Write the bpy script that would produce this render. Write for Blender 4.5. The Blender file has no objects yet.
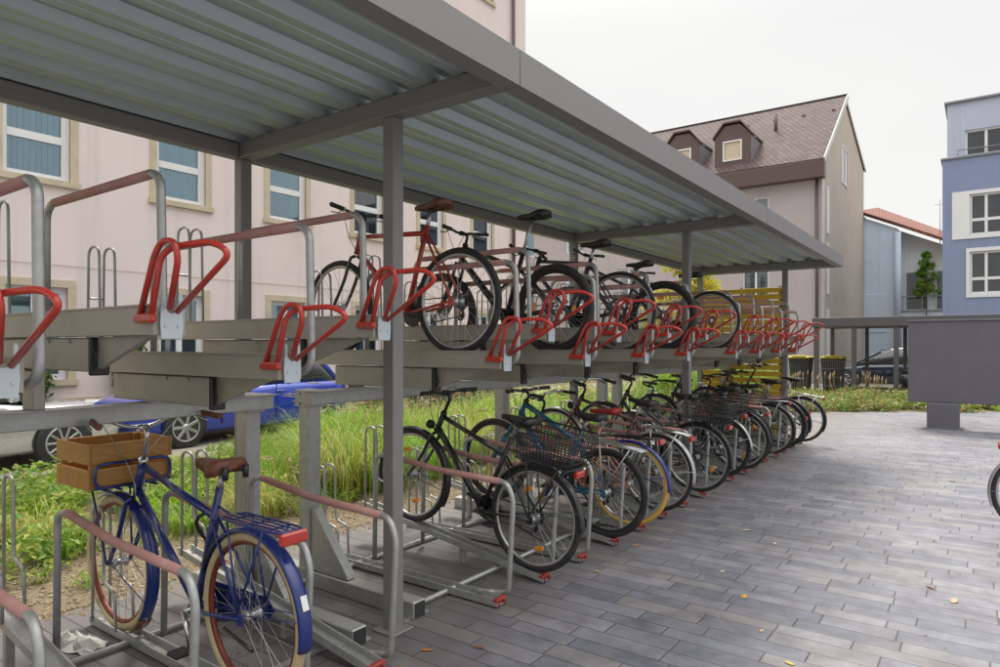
import bpy, math, random
from mathutils import Vector, Matrix, Euler
R_ = math.radians
PI = math.pi
scene = bpy.context.scene
col = scene.collection
rnd = random.Random(11)

# ------------------------------------------------------------------ mesh builder
class MB:
    def __init__(s):
        s.v = []; s.f = []; s.sm = []; s.xf = None
    def _add(s, vs, fs, smooth):
        b = len(s.v)
        if s.xf: vs = [s.xf(Vector(p)) for p in vs]
        s.v += [tuple(p) for p in vs]
        for f in fs:
            s.f.append(tuple(b + i for i in f)); s.sm.append(smooth)
    def tube(s, pts, r, n=8, closed=False, caps=True, smooth=True):
        pts = [Vector(p) for p in pts]
        m = len(pts)
        rs = r if isinstance(r, (list, tuple)) else [r] * m
        tans = []
        for i in range(m):
            if closed: t = pts[(i + 1) % m] - pts[i - 1]
            elif i == 0: t = pts[1] - pts[0]
            elif i == m - 1: t = pts[-1] - pts[-2]
            else: t = (pts[i + 1] - pts[i]).normalized() + (pts[i] - pts[i - 1]).normalized()
            if t.length < 1e-9: t = Vector((0, 0, 1))
            tans.append(t.normalized())
        up = Vector((0, 0, 1)) if abs(tans[0].z) < .9 else Vector((1, 0, 0))
        nx = tans[0].cross(up).normalized()
        vs = []; fs = []
        for i in range(m):
            t = tans[i]
            nx = (nx - t * nx.dot(t))
            if nx.length < 1e-6: nx = t.orthogonal()
            nx.normalize(); ny = t.cross(nx)
            for k in range(n):
                a = 2 * PI * k / n
                vs.append(pts[i] + (nx * math.cos(a) + ny * math.sin(a)) * rs[i])
        for i in range(m if closed else m - 1):
            j = (i + 1) % m
            for k in range(n):
                l = (k + 1) % n
                fs.append((i * n + k, i * n + l, j * n + l, j * n + k))
        s._add(vs, fs, smooth)
        if caps and not closed:
            b = len(s.v) - len(vs)
            s.f.append(tuple(b + k for k in range(n))[::-1]); s.sm.append(False)
            s.f.append(tuple(b + (m - 1) * n + k for k in range(n))); s.sm.append(False)
        return s
    def bent(s, pts, r, rad=.06, n=8, seg=5, closed=False):
        return s.tube(rounded(pts, rad, seg, closed), r, n, closed)
    def box(s, c, size, rot=None, bev=0.0):
        c = Vector(c); hx, hy, hz = size[0] / 2, size[1] / 2, size[2] / 2
        M = rot if rot is not None else Matrix.Identity(3)
        if bev <= 0:
            vs = [(x, y, z) for x in (-hx, hx) for y in (-hy, hy) for z in (-hz, hz)]
            fs = [(0, 1, 3, 2), (4, 6, 7, 5), (0, 4, 5, 1), (2, 3, 7, 6), (0, 2, 6, 4), (1, 5, 7, 3)]
        else:
            b = min(bev, hx * .9, hy * .9, hz * .9)
            vs = []; idx = {}
            for sx in (-1, 1):
                for sy in (-1, 1):
                    for sz in (-1, 1):
                        for ax in range(3):
                            p = [sx * (hx - b), sy * (hy - b), sz * (hz - b)]
                            p[ax] = (sx * hx, sy * hy, sz * hz)[ax]
                            idx[(sx, sy, sz, ax)] = len(vs); vs.append(tuple(p))
            fs = []
            for ax in range(3):
                o = [i for i in range(3) if i != ax]
                for sg in (-1, 1):
                    q = []
                    for a, bb in ((-1, -1), (1, -1), (1, 1), (-1, 1)):
                        k = [0, 0, 0]; k[ax] = sg; k[o[0]] = a; k[o[1]] = bb
                        q.append(idx[(k[0], k[1], k[2], ax)])
                    fs.append(tuple(q))
            for ax in range(3):
                o = [i for i in range(3) if i != ax]
                for a in (-1, 1):
                    for bb in (-1, 1):
                        q = []
                        for sg, which in ((-1, 0), (1, 0), (1, 1), (-1, 1)):
                            k = [0, 0, 0]; k[ax] = sg; k[o[0]] = a; k[o[1]] = bb
                            q.append(idx[(k[0], k[1], k[2], o[which])])
                        fs.append(tuple(q))
            for sx in (-1, 1):
                for sy in (-1, 1):
                    for sz in (-1, 1):
                        fs.append(tuple(idx[(sx, sy, sz, a)] for a in range(3)))
        vs = [c + M @ Vector(p) for p in vs]
        s._add(vs, fs, False); return s
    def prism(s, pts, axis, a, b, smooth=False):
        """closed 2D outline extruded along an axis from a to b; pts are the two other coordinates in xyz order"""
        def mk(p, t):
            q = [0, 0, 0]; o = [i for i in range(3) if i != axis]
            q[o[0]], q[o[1]] = p; q[axis] = t; return tuple(q)
        n = len(pts)
        vs = [mk(p, a) for p in pts] + [mk(p, b) for p in pts]
        fs = [tuple(range(n))[::-1], tuple(range(n, 2 * n))]
        s._add(vs, fs, False)
        base = len(s.v) - 2 * n
        for i in range(n):
            j = (i + 1) % n
            s.f.append((base + i, base + j, base + n + j, base + n + i)); s.sm.append(smooth)
        return s
    def sheet(s, pts, faces, smooth=False):
        s._add(pts, faces, smooth); return s
    def lathe(s, prof, c, axis, n=16, smooth=True):
        c = Vector(c); ax = Vector(axis).normalized(); u = ax.orthogonal().normalized(); w = ax.cross(u)
        vs = []; fs = []; m = len(prof)
        for (r, h) in prof:
            for k in range(n):
                a = 2 * PI * k / n
                vs.append(c + ax * h + (u * math.cos(a) + w * math.sin(a)) * r)
        for i in range(m - 1):
            for k in range(n):
                l = (k + 1) % n
                fs.append((i * n + k, i * n + l, (i + 1) * n + l, (i + 1) * n + k))
        s._add(vs, fs, smooth)
        b = len(s.v) - len(vs)
        s.f.append(tuple(b + k for k in range(n))[::-1]); s.sm.append(False)
        s.f.append(tuple(b + (m - 1) * n + k for k in range(n))); s.sm.append(False)
        return s
    def ring(s, c, prof, N=40, a0=0, a1=None):
        """profile [(radius, y)] closed, swept round the y axis through c"""
        c = Vector(c); m = len(prof); full = a1 is None
        cnt = N if full else N + 1
        vs = []; fs = []
        for i in range(cnt):
            a = (2 * PI * i / N) if full else a0 + (a1 - a0) * i / N
            ca, sa = math.cos(a), math.sin(a)
            for (r, y) in prof: vs.append(c + Vector((r * ca, y, r * sa)))
        for i in range(N):
            j = (i + 1) % cnt
            for k in range(m):
                l = (k + 1) % m
                fs.append((i * m + k, i * m + l, j * m + l, j * m + k))
        s._add(vs, fs, True)
        if not full:
            b = len(s.v) - len(vs)
            s.f.append(tuple(b + k for k in range(m))[::-1]); s.sm.append(False)
            s.f.append(tuple(b + N * m + k for k in range(m))); s.sm.append(False)
        return s
    def loft(s, secs, smooth=True, closed=True, caps=True):
        m = len(secs[0]); vs = [p for q in secs for p in q]; fs = []
        for i in range(len(secs) - 1):
            for k in range(m if closed else m - 1):
                l = (k + 1) % m
                fs.append((i * m + k, i * m + l, (i + 1) * m + l, (i + 1) * m + k))
        s._add(vs, fs, smooth)
        if caps and closed:
            b = len(s.v) - len(vs)
            s.f.append(tuple(b + k for k in range(m))[::-1]); s.sm.append(False)
            s.f.append(tuple(b + (len(secs) - 1) * m + k for k in range(m))); s.sm.append(False)
        return s
    def build(s, name, mat, parent=None, fix=True):
        me = bpy.data.meshes.new(name)
        me.from_pydata(s.v, [], s.f)
        me.polygons.foreach_set('use_smooth', s.sm)
        me.update()
        if fix:
            import bmesh
            bm = bmesh.new(); bm.from_mesh(me)
            bmesh.ops.recalc_face_normals(bm, faces=bm.faces[:]); bm.to_mesh(me); bm.free()
        me.materials.append(mat)
        o = bpy.data.objects.new(name, me); col.objects.link(o)
        if parent is not None: o.parent = parent
        return o

def rounded(pts, rad, seg=5, closed=False):
    pts = [Vector(p) for p in pts]; n = len(pts); out = []
    for i in range(n):
        if not closed and i in (0, n - 1): out.append(pts[i]); continue
        p, a, b = pts[i], pts[i - 1], pts[(i + 1) % n]
        d1 = (a - p); d2 = (b - p); l1, l2 = d1.length, d2.length
        if l1 < 1e-6 or l2 < 1e-6: out.append(p); continue
        d1 /= l1; d2 /= l2
        r = min(rad, l1 * .49, l2 * .49)
        s, e = p + d1 * r, p + d2 * r
        for k in range(seg + 1):
            t = k / seg
            out.append(s * (1 - t) ** 2 + p * 2 * t * (1 - t) + e * t ** 2)
    return out

def tag(o, label=None, cat=None, group=None, kind=None):
    if label: o['label'] = label
    if cat: o['category'] = cat
    if group: o['group'] = group
    if kind: o['kind'] = kind
    return o
def empty(name, loc=(0, 0, 0), rot=(0, 0, 0)):
    o = bpy.data.objects.new(name, None); col.objects.link(o)
    o.location = loc; o.rotation_euler = rot; o.empty_display_size = .1
    return o
def copy_tree(o, parent=None):
    c = o.copy(); col.objects.link(c); c.parent = parent
    for ch in list(o.children): copy_tree(ch, c)
    return c

# ------------------------------------------------------------------ materials
def nt(m):
    m.use_nodes = True
    return m.node_tree.nodes, m.node_tree.links
def mat(name, c, rough=.5, metal=0.0, var=.12, scale=9.0, bump=0.0, bscale=60.0, rvar=.12, coat=0.0, dirt=None, dscale=3.0, damt=.35, spec=.5):
    m = bpy.data.materials.new(name); N, L = nt(m)
    b = N['Principled BSDF']
    b.inputs['Metallic'].default_value = metal
    b.inputs['Coat Weight'].default_value = coat
    b.inputs['Specular IOR Level'].default_value = spec
    tc = N.new('ShaderNodeTexCoord')
    no = N.new('ShaderNodeTexNoise'); no.inputs['Scale'].default_value = scale; no.inputs['Detail'].default_value = 6
    L.new(tc.outputs['Object'], no.inputs['Vector'])
    mx = N.new('ShaderNodeMix'); mx.data_type = 'RGBA'
    mx.inputs['A'].default_value = tuple(x * (1 - var) for x in c) + (1,)
    mx.inputs['B'].default_value = tuple(min(1, x * (1 + var)) for x in c) + (1,)
    L.new(no.outputs['Fac'], mx.inputs['Factor'])
    out = mx.outputs['Result']
    if dirt:
        n2 = N.new('ShaderNodeTexNoise'); n2.inputs['Scale'].default_value = dscale; n2.inputs['Detail'].default_value = 8
        n2.inputs['Roughness'].default_value = .65
        L.new(tc.outputs['Object'], n2.inputs['Vector'])
        rp = N.new('ShaderNodeMapRange'); rp.inputs['From Min'].default_value = .5; rp.inputs['From Max'].default_value = .72
        rp.inputs['To Max'].default_value = damt
        L.new(n2.outputs['Fac'], rp.inputs['Value'])
        m2 = N.new('ShaderNodeMix'); m2.data_type = 'RGBA'
        m2.inputs['B'].default_value = tuple(dirt) + (1,)
        L.new(rp.outputs['Result'], m2.inputs['Factor']); L.new(out, m2.inputs['A'])
        out = m2.outputs['Result']
    L.new(out, b.inputs['Base Color'])
    mr = N.new('ShaderNodeMapRange'); mr.inputs['To Min'].default_value = max(.02, rough - rvar); mr.inputs['To Max'].default_value = min(1, rough + rvar)
    L.new(no.outputs['Fac'], mr.inputs['Value']); L.new(mr.outputs['Result'], b.inputs['Roughness'])
    if bump > 0:
        nb = N.new('ShaderNodeTexNoise'); nb.inputs['Scale'].default_value = bscale; nb.inputs['Detail'].default_value = 5
        L.new(tc.outputs['Object'], nb.inputs['Vector'])
        bp = N.new('ShaderNodeBump'); bp.inputs['Strength'].default_value = bump; bp.inputs['Distance'].default_value = .01
        L.new(nb.outputs['Fac'], bp.inputs['Height']); L.new(bp.outputs['Normal'], b.inputs['Normal'])
    return m

MT = {}
MT['shelter'] = mat('shelter_paint', (.235, .226, .226), .5, .25, .08, 5, .03, 90, dirt=(.22, .20, .17), dscale=2.5, damt=.35)
MT['deck'] = mat('deck_sheet', (.43, .49, .49), .40, .42, .10, 3, dirt=(.30, .32, .28), dscale=1.6, damt=.28)
MT['galv'] = mat('galvanised_steel', (.42, .43, .42), .45, .6, .30, 26, .05, 40, dirt=(.36, .34, .28), dscale=5, damt=.5)
MT['tray'] = mat('tray_steel', (.40, .38, .325), .48, .3, .08, 8, .03, 60, dirt=(.20, .18, .13), dscale=4, damt=.4)
MT['plate'] = mat('front_plate', (.50, .56, .60), .4, .5, .1, 20)
MT['red'] = mat('red_paint', (.50, .035, .022), .34, 0, .10, 12, coat=.35, dirt=(.20, .055, .045), dscale=26, damt=.7)
MT['redplastic'] = mat('red_plastic', (.30, .03, .025), .45, 0, .15, 20)
MT['sleeve'] = mat('rubber_sleeve', (.44, .225, .20), .72, 0, .14, 14, .06, 120, dirt=(.52, .38, .34), dscale=8, damt=.5)
MT['blackplastic'] = mat('black_plastic', (.018, .018, .019), .5, 0, .2, 20)
MT['hollow'] = mat('tube_shade', (.03, .03, .03), .8)  # near-black colour stands in for the shade inside an open tube
MT['rubber'] = mat('tyre_rubber', (.022, .022, .023), .75, 0, .25, 30, .15, 150, dirt=(.09, .08, .07), dscale=12, damt=.5)
MT['cream'] = mat('cream_tyre', (.52, .42, .24), .7, 0, .12, 20, .1, 120, dirt=(.25, .2, .13), dscale=8, damt=.5)
MT['yellowtyre'] = mat('yellow_tyre', (.60, .38, .09), .7, 0, .12, 20, .1, 120, dirt=(.3, .2, .08), dscale=8, damt=.4)
MT['chrome'] = mat('bright_steel', (.62, .62, .61), .22, .95, .08, 14)
MT['alu'] = mat('brushed_aluminium', (.50, .50, .51), .38, .85, .1, 25)
MT['blackmetal'] = mat('black_metal', (.02, .02, .022), .35, .2, .2, 20, coat=.2)
MT['leather'] = mat('brown_leather', (.16, .055, .028), .42, 0, .22, 18, .06, 90, dirt=(.09, .03, .02), dscale=9, damt=.6)
MT['vinyl'] = mat('black_vinyl', (.022, .021, .021), .45, 0, .2, 20, .08, 120)
MT['wood'] = None
MT['redlens'] = mat('red_reflector', (.45, .02, .012), .15, 0, .1, 40, coat=.6)
MT['amber'] = mat('amber_reflector', (.75, .26, .02), .18, 0, .1, 40, coat=.5)
MT['lens'] = mat('clear_lens', (.75, .76, .76), .08, .1, .05, 20, coat=.6)
MT['arm'] = mat('weathered_arm_steel', (.38, .37, .32), .5, .45, .2, 10, .05, 40, dirt=(.26, .22, .15), dscale=5, damt=.6)
MT['white'] = mat('white_frame', (.78, .78, .77), .4, 0, .04, 6)
MT['sticker'] = mat('white_sticker', (.75, .75, .73), .4)

def wood_mat(name, c1, c2, stretch=(2, 14, 14)):
    m = bpy.data.materials.new(name); N, L = nt(m); b = N['Principled BSDF']
    tc = N.new('ShaderNodeTexCoord'); mp = N.new('ShaderNodeMapping'); mp.inputs['Scale'].default_value = stretch
    L.new(tc.outputs['Object'], mp.inputs['Vector'])
    no = N.new('ShaderNodeTexNoise'); no.inputs['Scale'].default_value = 6; no.inputs['Detail'].default_value = 8; no.inputs['Distortion'].default_value = .8
    L.new(mp.outputs['Vector'], no.inputs['Vector'])
    cr = N.new('ShaderNodeValToRGB'); cr.color_ramp.elements[0].position = .3; cr.color_ramp.elements[1].position = .72
    cr.color_ramp.elements[0].color = c1 + (1,); cr.color_ramp.elements[1].color = c2 + (1,)
    L.new(no.outputs['Fac'], cr.inputs['Fac']); L.new(cr.outputs['Color'], b.inputs['Base Color'])
    b.inputs['Roughness'].default_value = .6
    bp = N.new('ShaderNodeBump'); bp.inputs['Strength'].default_value = .15; bp.inputs['Distance'].default_value = .005
    L.new(no.outputs['Fac'], bp.inputs['Height']); L.new(bp.outputs['Normal'], b.inputs['Normal'])
    return m
MT['wood'] = wood_mat('crate_wood', (.30, .14, .032), (.50, .27, .075), (5, 3, 26))
MT['slat'] = wood_mat('yellow_slat_wood', (.56, .37, .035), (.82, .58, .06), (2, 14, 14))

def glass_mat(name, tint=(.75, .85, .88), refl=.35):
    m = bpy.data.materials.new(name); N, L = nt(m)
    N.remove(N['Principled BSDF']); out = N['Material Output']
    tr = N.new('ShaderNodeBsdfTransparent'); tr.inputs['Color'].default_value = tint + (1,)
    gl = N.new('ShaderNodeBsdfGlossy'); gl.inputs['Roughness'].default_value = .03; gl.inputs['Color'].default_value = (.9, .95, 1, 1)
    fr = N.new('ShaderNodeFresnel'); fr.inputs['IOR'].default_value = 1.5
    ad = N.new('ShaderNodeMath'); ad.operation = 'ADD'; ad.use_clamp = True; ad.inputs[1].default_value = refl * .3
    L.new(fr.outputs['Fac'], ad.inputs[0])
    mx = N.new('ShaderNodeMixShader')
    L.new(ad.outputs[0], mx.inputs['Fac']); L.new(tr.outputs[0], mx.inputs[1]); L.new(gl.outputs[0], mx.inputs[2])
    L.new(mx.outputs[0], out.inputs['Surface'])
    return m
MT['glass'] = glass_mat('window_glass', (.68, .84, .90))
MT['darkglass'] = mat('dark_glass', (.045, .05, .055), .06, 0, .75, 1.1, coat=.5, rvar=.02)  # blotchy base colour stands in for reflections in the panes
MT['blind'] = mat('blind_slats', (.55, .70, .74), .6, 0, .05, 3)
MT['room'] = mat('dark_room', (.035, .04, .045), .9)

def leaf_mat(name, cols, transl=.4, rough=.5):
    m = bpy.data.materials.new(name); N, L = nt(m); b = N['Principled BSDF']; out = N['Material Output']
    ge = N.new('ShaderNodeNewGeometry')
    cr = N.new('ShaderNodeValToRGB'); e = cr.color_ramp.elements
    e[0].position = 0; e[0].color = cols[0] + (1,); e[1].position = 1; e[1].color = cols[-1] + (1,)
    for i, c in enumerate(cols[1:-1]):
        q = e.new((i + 1) / (len(cols) - 1)); q.color = c + (1,)
    L.new(ge.outputs['Random Per Island'], cr.inputs['Fac'])
    L.new(cr.outputs['Color'], b.inputs['Base Color']); b.inputs['Roughness'].default_value = rough
    tl = N.new('ShaderNodeBsdfTranslucent'); L.new(cr.outputs['Color'], tl.inputs['Color'])
    mx = N.new('ShaderNodeMixShader'); mx.inputs['Fac'].default_value = transl
    L.new(b.outputs[0], mx.inputs[1]); L.new(tl.outputs[0], mx.inputs[2]); L.new(mx.outputs[0], out.inputs['Surface'])
    return m
MT['grass'] = leaf_mat('grass_blades', [(.09, .24, .012), (.17, .37, .02), (.25, .44, .03), (.36, .44, .07), (.13, .31, .015), (.44, .44, .13)], .45)
MT['bedleaf'] = leaf_mat('bed_leaves', [(.06, .16, .02), (.12, .25, .03), (.20, .29, .04), (.30, .14, .07), (.36, .30, .08), (.10, .20, .05)], .4)
MT['ivy'] = leaf_mat('ivy_leaves', [(.03, .09, .015), (.06, .14, .02), (.12, .20, .03), (.20, .22, .04)], .35)
MT['treeleaf'] = leaf_mat('tree_leaves', [(.10, .24, .02), (.18, .34, .03), (.26, .38, .05)], .45)
MT['yellowleaf'] = leaf_mat('yellow_leaves', [(.60, .42, .03), (.50, .45, .05), (.30, .36, .04), (.65, .50, .08)], .45)
MT['flower'] = leaf_mat('flower_heads', [(.55, .42, .30), (.50, .40, .22), (.6, .45, .1)], .3)
MT['bark'] = mat('bark', (.10, .07, .05), .9, 0, .3, 12, .4, 30)

# ------------------------------------------------------------------ bicycles (local: x forward, rear tyre touches the origin)
PAINTS = {}
def paint(c, coat=.5, metal=.0, rough=.28):
    k = (c, coat, metal, rough)
    if k not in PAINTS:
        PAINTS[k] = mat('frame_paint', c, rough, metal, .06, 15, coat=coat, dirt=tuple(.6 * x + .04 for x in c), dscale=10, damt=.35)
    return PAINTS[k]

def wheel(parent, cx, R, tr, tyre_m, rim_m, xf=None, rear=False, rim_stripe=False, spokes=28, reflector=False, gears=True, disc=False):
    rim_r = R - 2 * tr + .006
    m = MB(); m.xf = xf
    w = min(.013, tr * .55)
    m.ring((cx, 0, R), [(rim_r, -w), (rim_r, w), (rim_r - .012, w * .8), (rim_r - .019, 0), (rim_r - .012, -w * .8)], 44)
    wh = m.build('wheel', rim_m, parent)
    t = MB(); t.xf = xf
    prof = [(R - tr + tr * math.cos(a), tr * .95 * math.sin(a)) for a in [2 * PI * k / 9 for k in range(9)]]
    t.ring((cx, 0, R), prof, 48)
    t.build('tyre', tyre_m, wh)
    s = MB(); s.xf = xf
    fl = .033
    for k in range(spokes):
        a = 2 * PI * k / spokes
        side = .03 if k % 2 else -.03
        off = (.42 if (k // 2) % 2 else -.42)
        hb = Vector((cx + .026 * math.cos(a + off * 2.6), side, R + .026 * math.sin(a + off * 2.6)))
        ro = Vector((cx + (rim_r - .012) * math.cos(a), 0, R + (rim_r - .012) * math.sin(a)))
        s.tube([hb, ro], .0014, 3, caps=False)
    s.build('spokes', MT['alu'], wh)
    h = MB(); h.xf = xf
    h.lathe([(.008, -.06), (.008, -.036), (.03, -.034), (.03, -.028), (.016, -.022), (.016, .022), (.03, .028), (.03, .034), (.008, .036), (.008, .06)], (cx, 0, R), (0, 1, 0), 14)
    h.build('hub', MT['alu'], wh)
    if rear and gears:
        g = MB()
        for i, r in enumerate((.028, .034, .041, .048, .055)):
            g.lathe([(r, -.0012), (r, .0012)], (cx, -.045 + i * .004 - .008, R), (0, 1, 0), 22, False)
        g.build('sprockets', MT['blackmetal'], wh)
    if disc:
        g = MB(); g.xf = xf
        g.ring((cx, .042, R), [(.08, -.001), (.08, .001), (.062, .001), (.062, -.001)], 24)
        for k in range(5):
            a = k * 2 * PI / 5
            g.box((cx + .04 * math.cos(a), .042, R + .04 * math.sin(a)), (.012, .002, .052), Matrix.Rotation(-a + PI / 2, 3, 'Y'))
        g.build('brake_disc', MT['chrome'], wh)
    if reflector:
        for a in (reflector, reflector + PI):
            g = MB(); g.xf = xf
            g.box((cx + rim_r * .62 * math.cos(a), .012, R + rim_r * .62 * math.sin(a)), (.03, .012, .07), Matrix.Rotation(-a, 3, 'Y'), .004)
            g.build('spoke_reflector', MT['amber'], wh)
    return wh

def fender(parent, cx, R, a0, a1, m_, xf=None, w=.029, name='mudguard', gap=.014):
    m = MB(); m.xf = xf
    r0 = R + gap
    prof = [(r0 - .014, -w), (r0 - .001, -w * .72), (r0 + .004, 0), (r0 - .001, w * .72), (r0 - .014, w), (r0 - .0165, w - .002), (r0 - .0035, w * .7 - .001), (r0 + .0015, 0), (r0 - .0035, -w * .7 + .001), (r0 - .0165, -w + .002)]
    m.ring((cx, 0, R), prof, 30, a0, a1)
    am = a1 - .35
    for sy in (-1, 1):
        p = Vector((cx + (r0 - .01) * math.cos(am), sy * w, R + (r0 - .01) * math.sin(am)))
        m.tube([(cx, sy * .055, R + .015), p], .0026, 5)
    return m.build(name, m_, parent)

def make_bike(loc, yaw, pitch, o):
    root = empty('bicycle', loc, (0, -pitch, yaw))
    tag(root, o['label'], 'bicycle', o.get('group'))
    R = o.get('R', .35); tr = o.get('tr', .021); wb = o.get('wb', 1.1)
    fm = o['paint']; style = o.get('style', 'diamond')
    steer = o.get('steer', 0.0)
    tyre_m = o.get('tyre', MT['rubber']); rim_m = o.get('rim', MT['alu'])
    size = o.get('size', .52)
    BB = Vector((.435, 0, R - .065))
    sa = R_(72); sd = Vector((-math.cos(sa), 0, math.sin(sa)))
    ha = R_(70.5); hd = Vector((-math.cos(ha), 0, math.sin(ha))); hp = Vector((math.sin(ha), 0, math.cos(ha)))
    axle = Vector((wb, 0, R))
    p0 = axle - hp * .05
    crown = p0 + hd * (R + tr * .4 + .045 + o.get('susp', 0) * .04)
    hb = crown + hd * .015; ht = hb + hd * o.get('head', .15)
    def sx(v):
        return v
    if steer:
        Mx = Matrix.Translation(p0) @ Matrix.Rotation(steer, 4, hd) @ Matrix.Translation(-p0)
        def sx(v): return Mx @ Vector(v)
    xf = sx if steer else None
    seat_c = BB + sd * size
    tr_ = o.get('tube', .0165)
    # ---- frame
    f = MB()
    f.tube([BB - sd * 0, seat_c + sd * .03], tr_, 10)
    f.tube([hb - hd * .0, ht], .021, 12)
    hbx = hb + hd * .03; htx = ht - hd * .025
    f.tube([hbx, BB + Vector((.005, 0, .01))], tr_ * (1.45 if o.get('fat_down') else 1.12), 10)
    low = BB + sd * (size * .42)
    if style == 'diamond': f.tube([htx, seat_c - sd * .02], tr_ * o.get('top', 1.0), 10)
    elif style == 'slope': f.tube([htx, BB + sd * (size * .80)], tr_ * o.get('top', 1.0), 10)
    elif style == 'trapez': f.tube([htx, BB + sd * (size * .55)], tr_ * 1.05, 10)
    elif style == 'step':
        mid = hbx.lerp(BB, .55) + Vector((0, 0, .07))
        f.tube(rounded([htx, mid, low], .3, 6), tr_ * .95, 10)
    elif style == 'mixte':
        for sy in (-1, 1): f.tube([htx + Vector((0, sy * .014, 0)), BB + sd * size * .5 + Vector((0, sy * .02, 0)), (0, sy * .058, R)], .0085, 8)
    for sy in (-1, 1):
        f.bent([BB + Vector((-.03, sy * .03, 0)), (.28, sy * .045, R - .05), (0, sy * .06, R)], .009, .1, 8, 4)
        ssp = seat_c - sd * .03 if style in ('diamond', 'slope') else BB + sd * size * .85
        if style == 'slope': ssp = BB + sd * size * .78
        f.tube([ssp + Vector((-.012, sy * .016, 0)), (0, sy * .06, R)], .0075, 8)
        f.box((0, sy * .06, R - .004), (.045, .006, .05), None, .002)
    f.lathe([(.022, -.036), (.022, .036)], BB, (0, 1, 0), 12)
    f.build('frame', fm, root)
    # ---- fork
    k = MB(); k.xf = xf
    ftop = hb
    if o.get('susp'):
        k.tube([crown + Vector((0, -.06, 0)), crown + Vector((0, .06, 0))], .018, 8)
        for sy in (-1, 1):
            mid = (crown + p0) * .5
            k.tube([crown + Vector((0, sy * .062, 0)) + hd * .02, mid + Vector((0, sy * .062, 0))], .014, 8)
            k.tube([mid + Vector((0, sy * .062, 0)) + hd * .05, axle + Vector((-.012, sy * .062, 0))], .021, 8)
    else:
        for sy in (-1, 1):
            k.bent([crown + Vector((0, sy * .01, .0)), crown + Vector((0, sy * .05, -.012)), p0 + hd * .2 + Vector((0, sy * .055, 0)), axle + Vector((0, sy * .055, 0))], .0115, .09, 8, 4)
    k.build('fork', o.get('fork_m', fm), root)
    # ---- wheels
    wheel(root, 0, R, tr, tyre_m, rim_m, None, True, reflector=o.get('refl', 0), gears=o.get('gears', True), disc=o.get('disc', False))
    wheel(root, wb, R, tr, tyre_m, rim_m, xf, False, reflector=o.get('refl', 0), disc=o.get('disc', False))
    # ---- mudguards
    gm = o.get('guard')
    if gm:
        fender(root, 0, R, R_(20), R_(o.get('rear_end', 200)), gm, None, o.get('gw', .029))
        fg = fender(root, wb, R, R_(60), R_(o.get('front_end', 215)), gm, sx, o.get('gw', .029))
        if o.get('flap'):
            q = MB(); q.xf = xf
            a0 = R_(o['front_end']); r0 = R + .012
            q.ring((wb, 0, R), [(r0 + .004, -.034), (r0 + .004, .034), (r0 - .004, .036), (r0 - .004, -.036)], 6, a0 - .02, a0 + .32)
            q.build('mud_flap', MT['leather'], fg)
    if o.get('tail_big'):
        q = MB(); a = R_(160)
        q.box((math.cos(a) * (R + .0195), 0, R + math.sin(a) * (R + .0195)), (.004, .03, .06), Matrix.Rotation(-a, 3, 'Y'), .001)
        q.build('sticker', MT['sticker'], root)
    # ---- saddle
    st = seat_c + sd * o.get('post', .14)
    q = MB(); q.tube([seat_c, st], .0135, 8); q.build('seatpost', o.get('post_m', MT['alu']), root)
    secs = []
    wide = o.get('sad_w', .075)
    for (x, w, z, d) in ((-.135, .25, .012, .03), (-.125, .85, .016, .05), (-.085, 1.0, .018, .055), (-.03, .8, .008, .05), (.03, .42, .002, .042), (.09, .28, .002, .036), (.135, .22, -.002, .03), (.148, .1, -.008, .02)):
        hw = wide * w; c = []
        for (a, b) in ((-1, -1), (-1.0, -.35), (-.8, -.02), (-.3, .12), (.3, .12), (.8, -.02), (1.0, -.35), (1, -1), (.4, -.8), (-.4, -.8)):
            c.append(Vector((x, hw * a, z + (d * o.get('sad_k', 1) * b if b < 0 else .012 * b))) + st + Vector((-.015 + o.get('sad_x', 0), 0, .05)))
        secs.append(c)
    q = MB(); q.loft(secs)
    sd_o = q.build('saddle', o.get('saddle_m', MT['vinyl']), root)
    q = MB()
    for sy in (-1, 1): q.bent([st + Vector((.1, sy * .012, .025)), st + Vector((.04, sy * .022, .005)), st + Vector((-.05, sy * .022, .005)), st + Vector((-.12, sy * .035, .03))], .0035, .03, 6, 3)
    if o.get('springs'):
        for sy in (-1, 1): q.tube([st + Vector((-.1, sy * .05, -.015)), st + Vector((-.1, sy * .05, .04))], .014, 8)
    q.box(st + Vector((0, 0, .004)), (.05, .05, .02), None, .006)
    q.build('saddle_rails', MT['blackmetal'], sd_o)
    # ---- stem and handlebar
    stem_h = o.get('stem', .06)
    s0 = ht; s1 = ht + hd * stem_h; s2 = s1 + hp * o.get('reach', .06)
    q = MB(); q.xf = xf
    q.tube([ht - hd * .01, ht + hd * .012], .0235, 12)
    q.bent([s0, s1, s2], .0125, .03, 8, 4)
    q.tube([s2 + Vector((0, -.025, 0)), s2 + Vector((0, .025, 0))], .019, 10)
    q.build('stem', o.get('stem_m', MT['blackmetal']), root)
    bt = o.get('bar', 'flat'); bw = o.get('bar_w', .30)
    if bt == 'flat': half = [(0, 0, 0), (0, .08, 0), (-.01, .15, .012), (-.045, bw, .018)]
    elif bt == 'swept': half = [(0, 0, 0), (.02, .08, .01), (.03, .16, .05), (-.06, bw - .03, .06), (-.21, bw, .045)]
    elif bt == 'rise': half = [(0, 0, 0), (0, .07, 0), (0, .13, .05), (-.03, bw - .1, .055), (-.06, bw, .05)]
    elif bt == 'bullhorn': half = [(0, 0, 0), (0, .12, 0), (0, .2, .0), (.09, .22, .0), (.14, .22, .04)]
    elif bt == 'drop': half = [(0, 0, 0), (0, .1, 0), (0, .2, 0), (.09, .21, 0), (.105, .21, -.07), (.06, .215, -.125), (-.01, .215, -.13)]
    q = MB(); q.xf = xf
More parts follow.
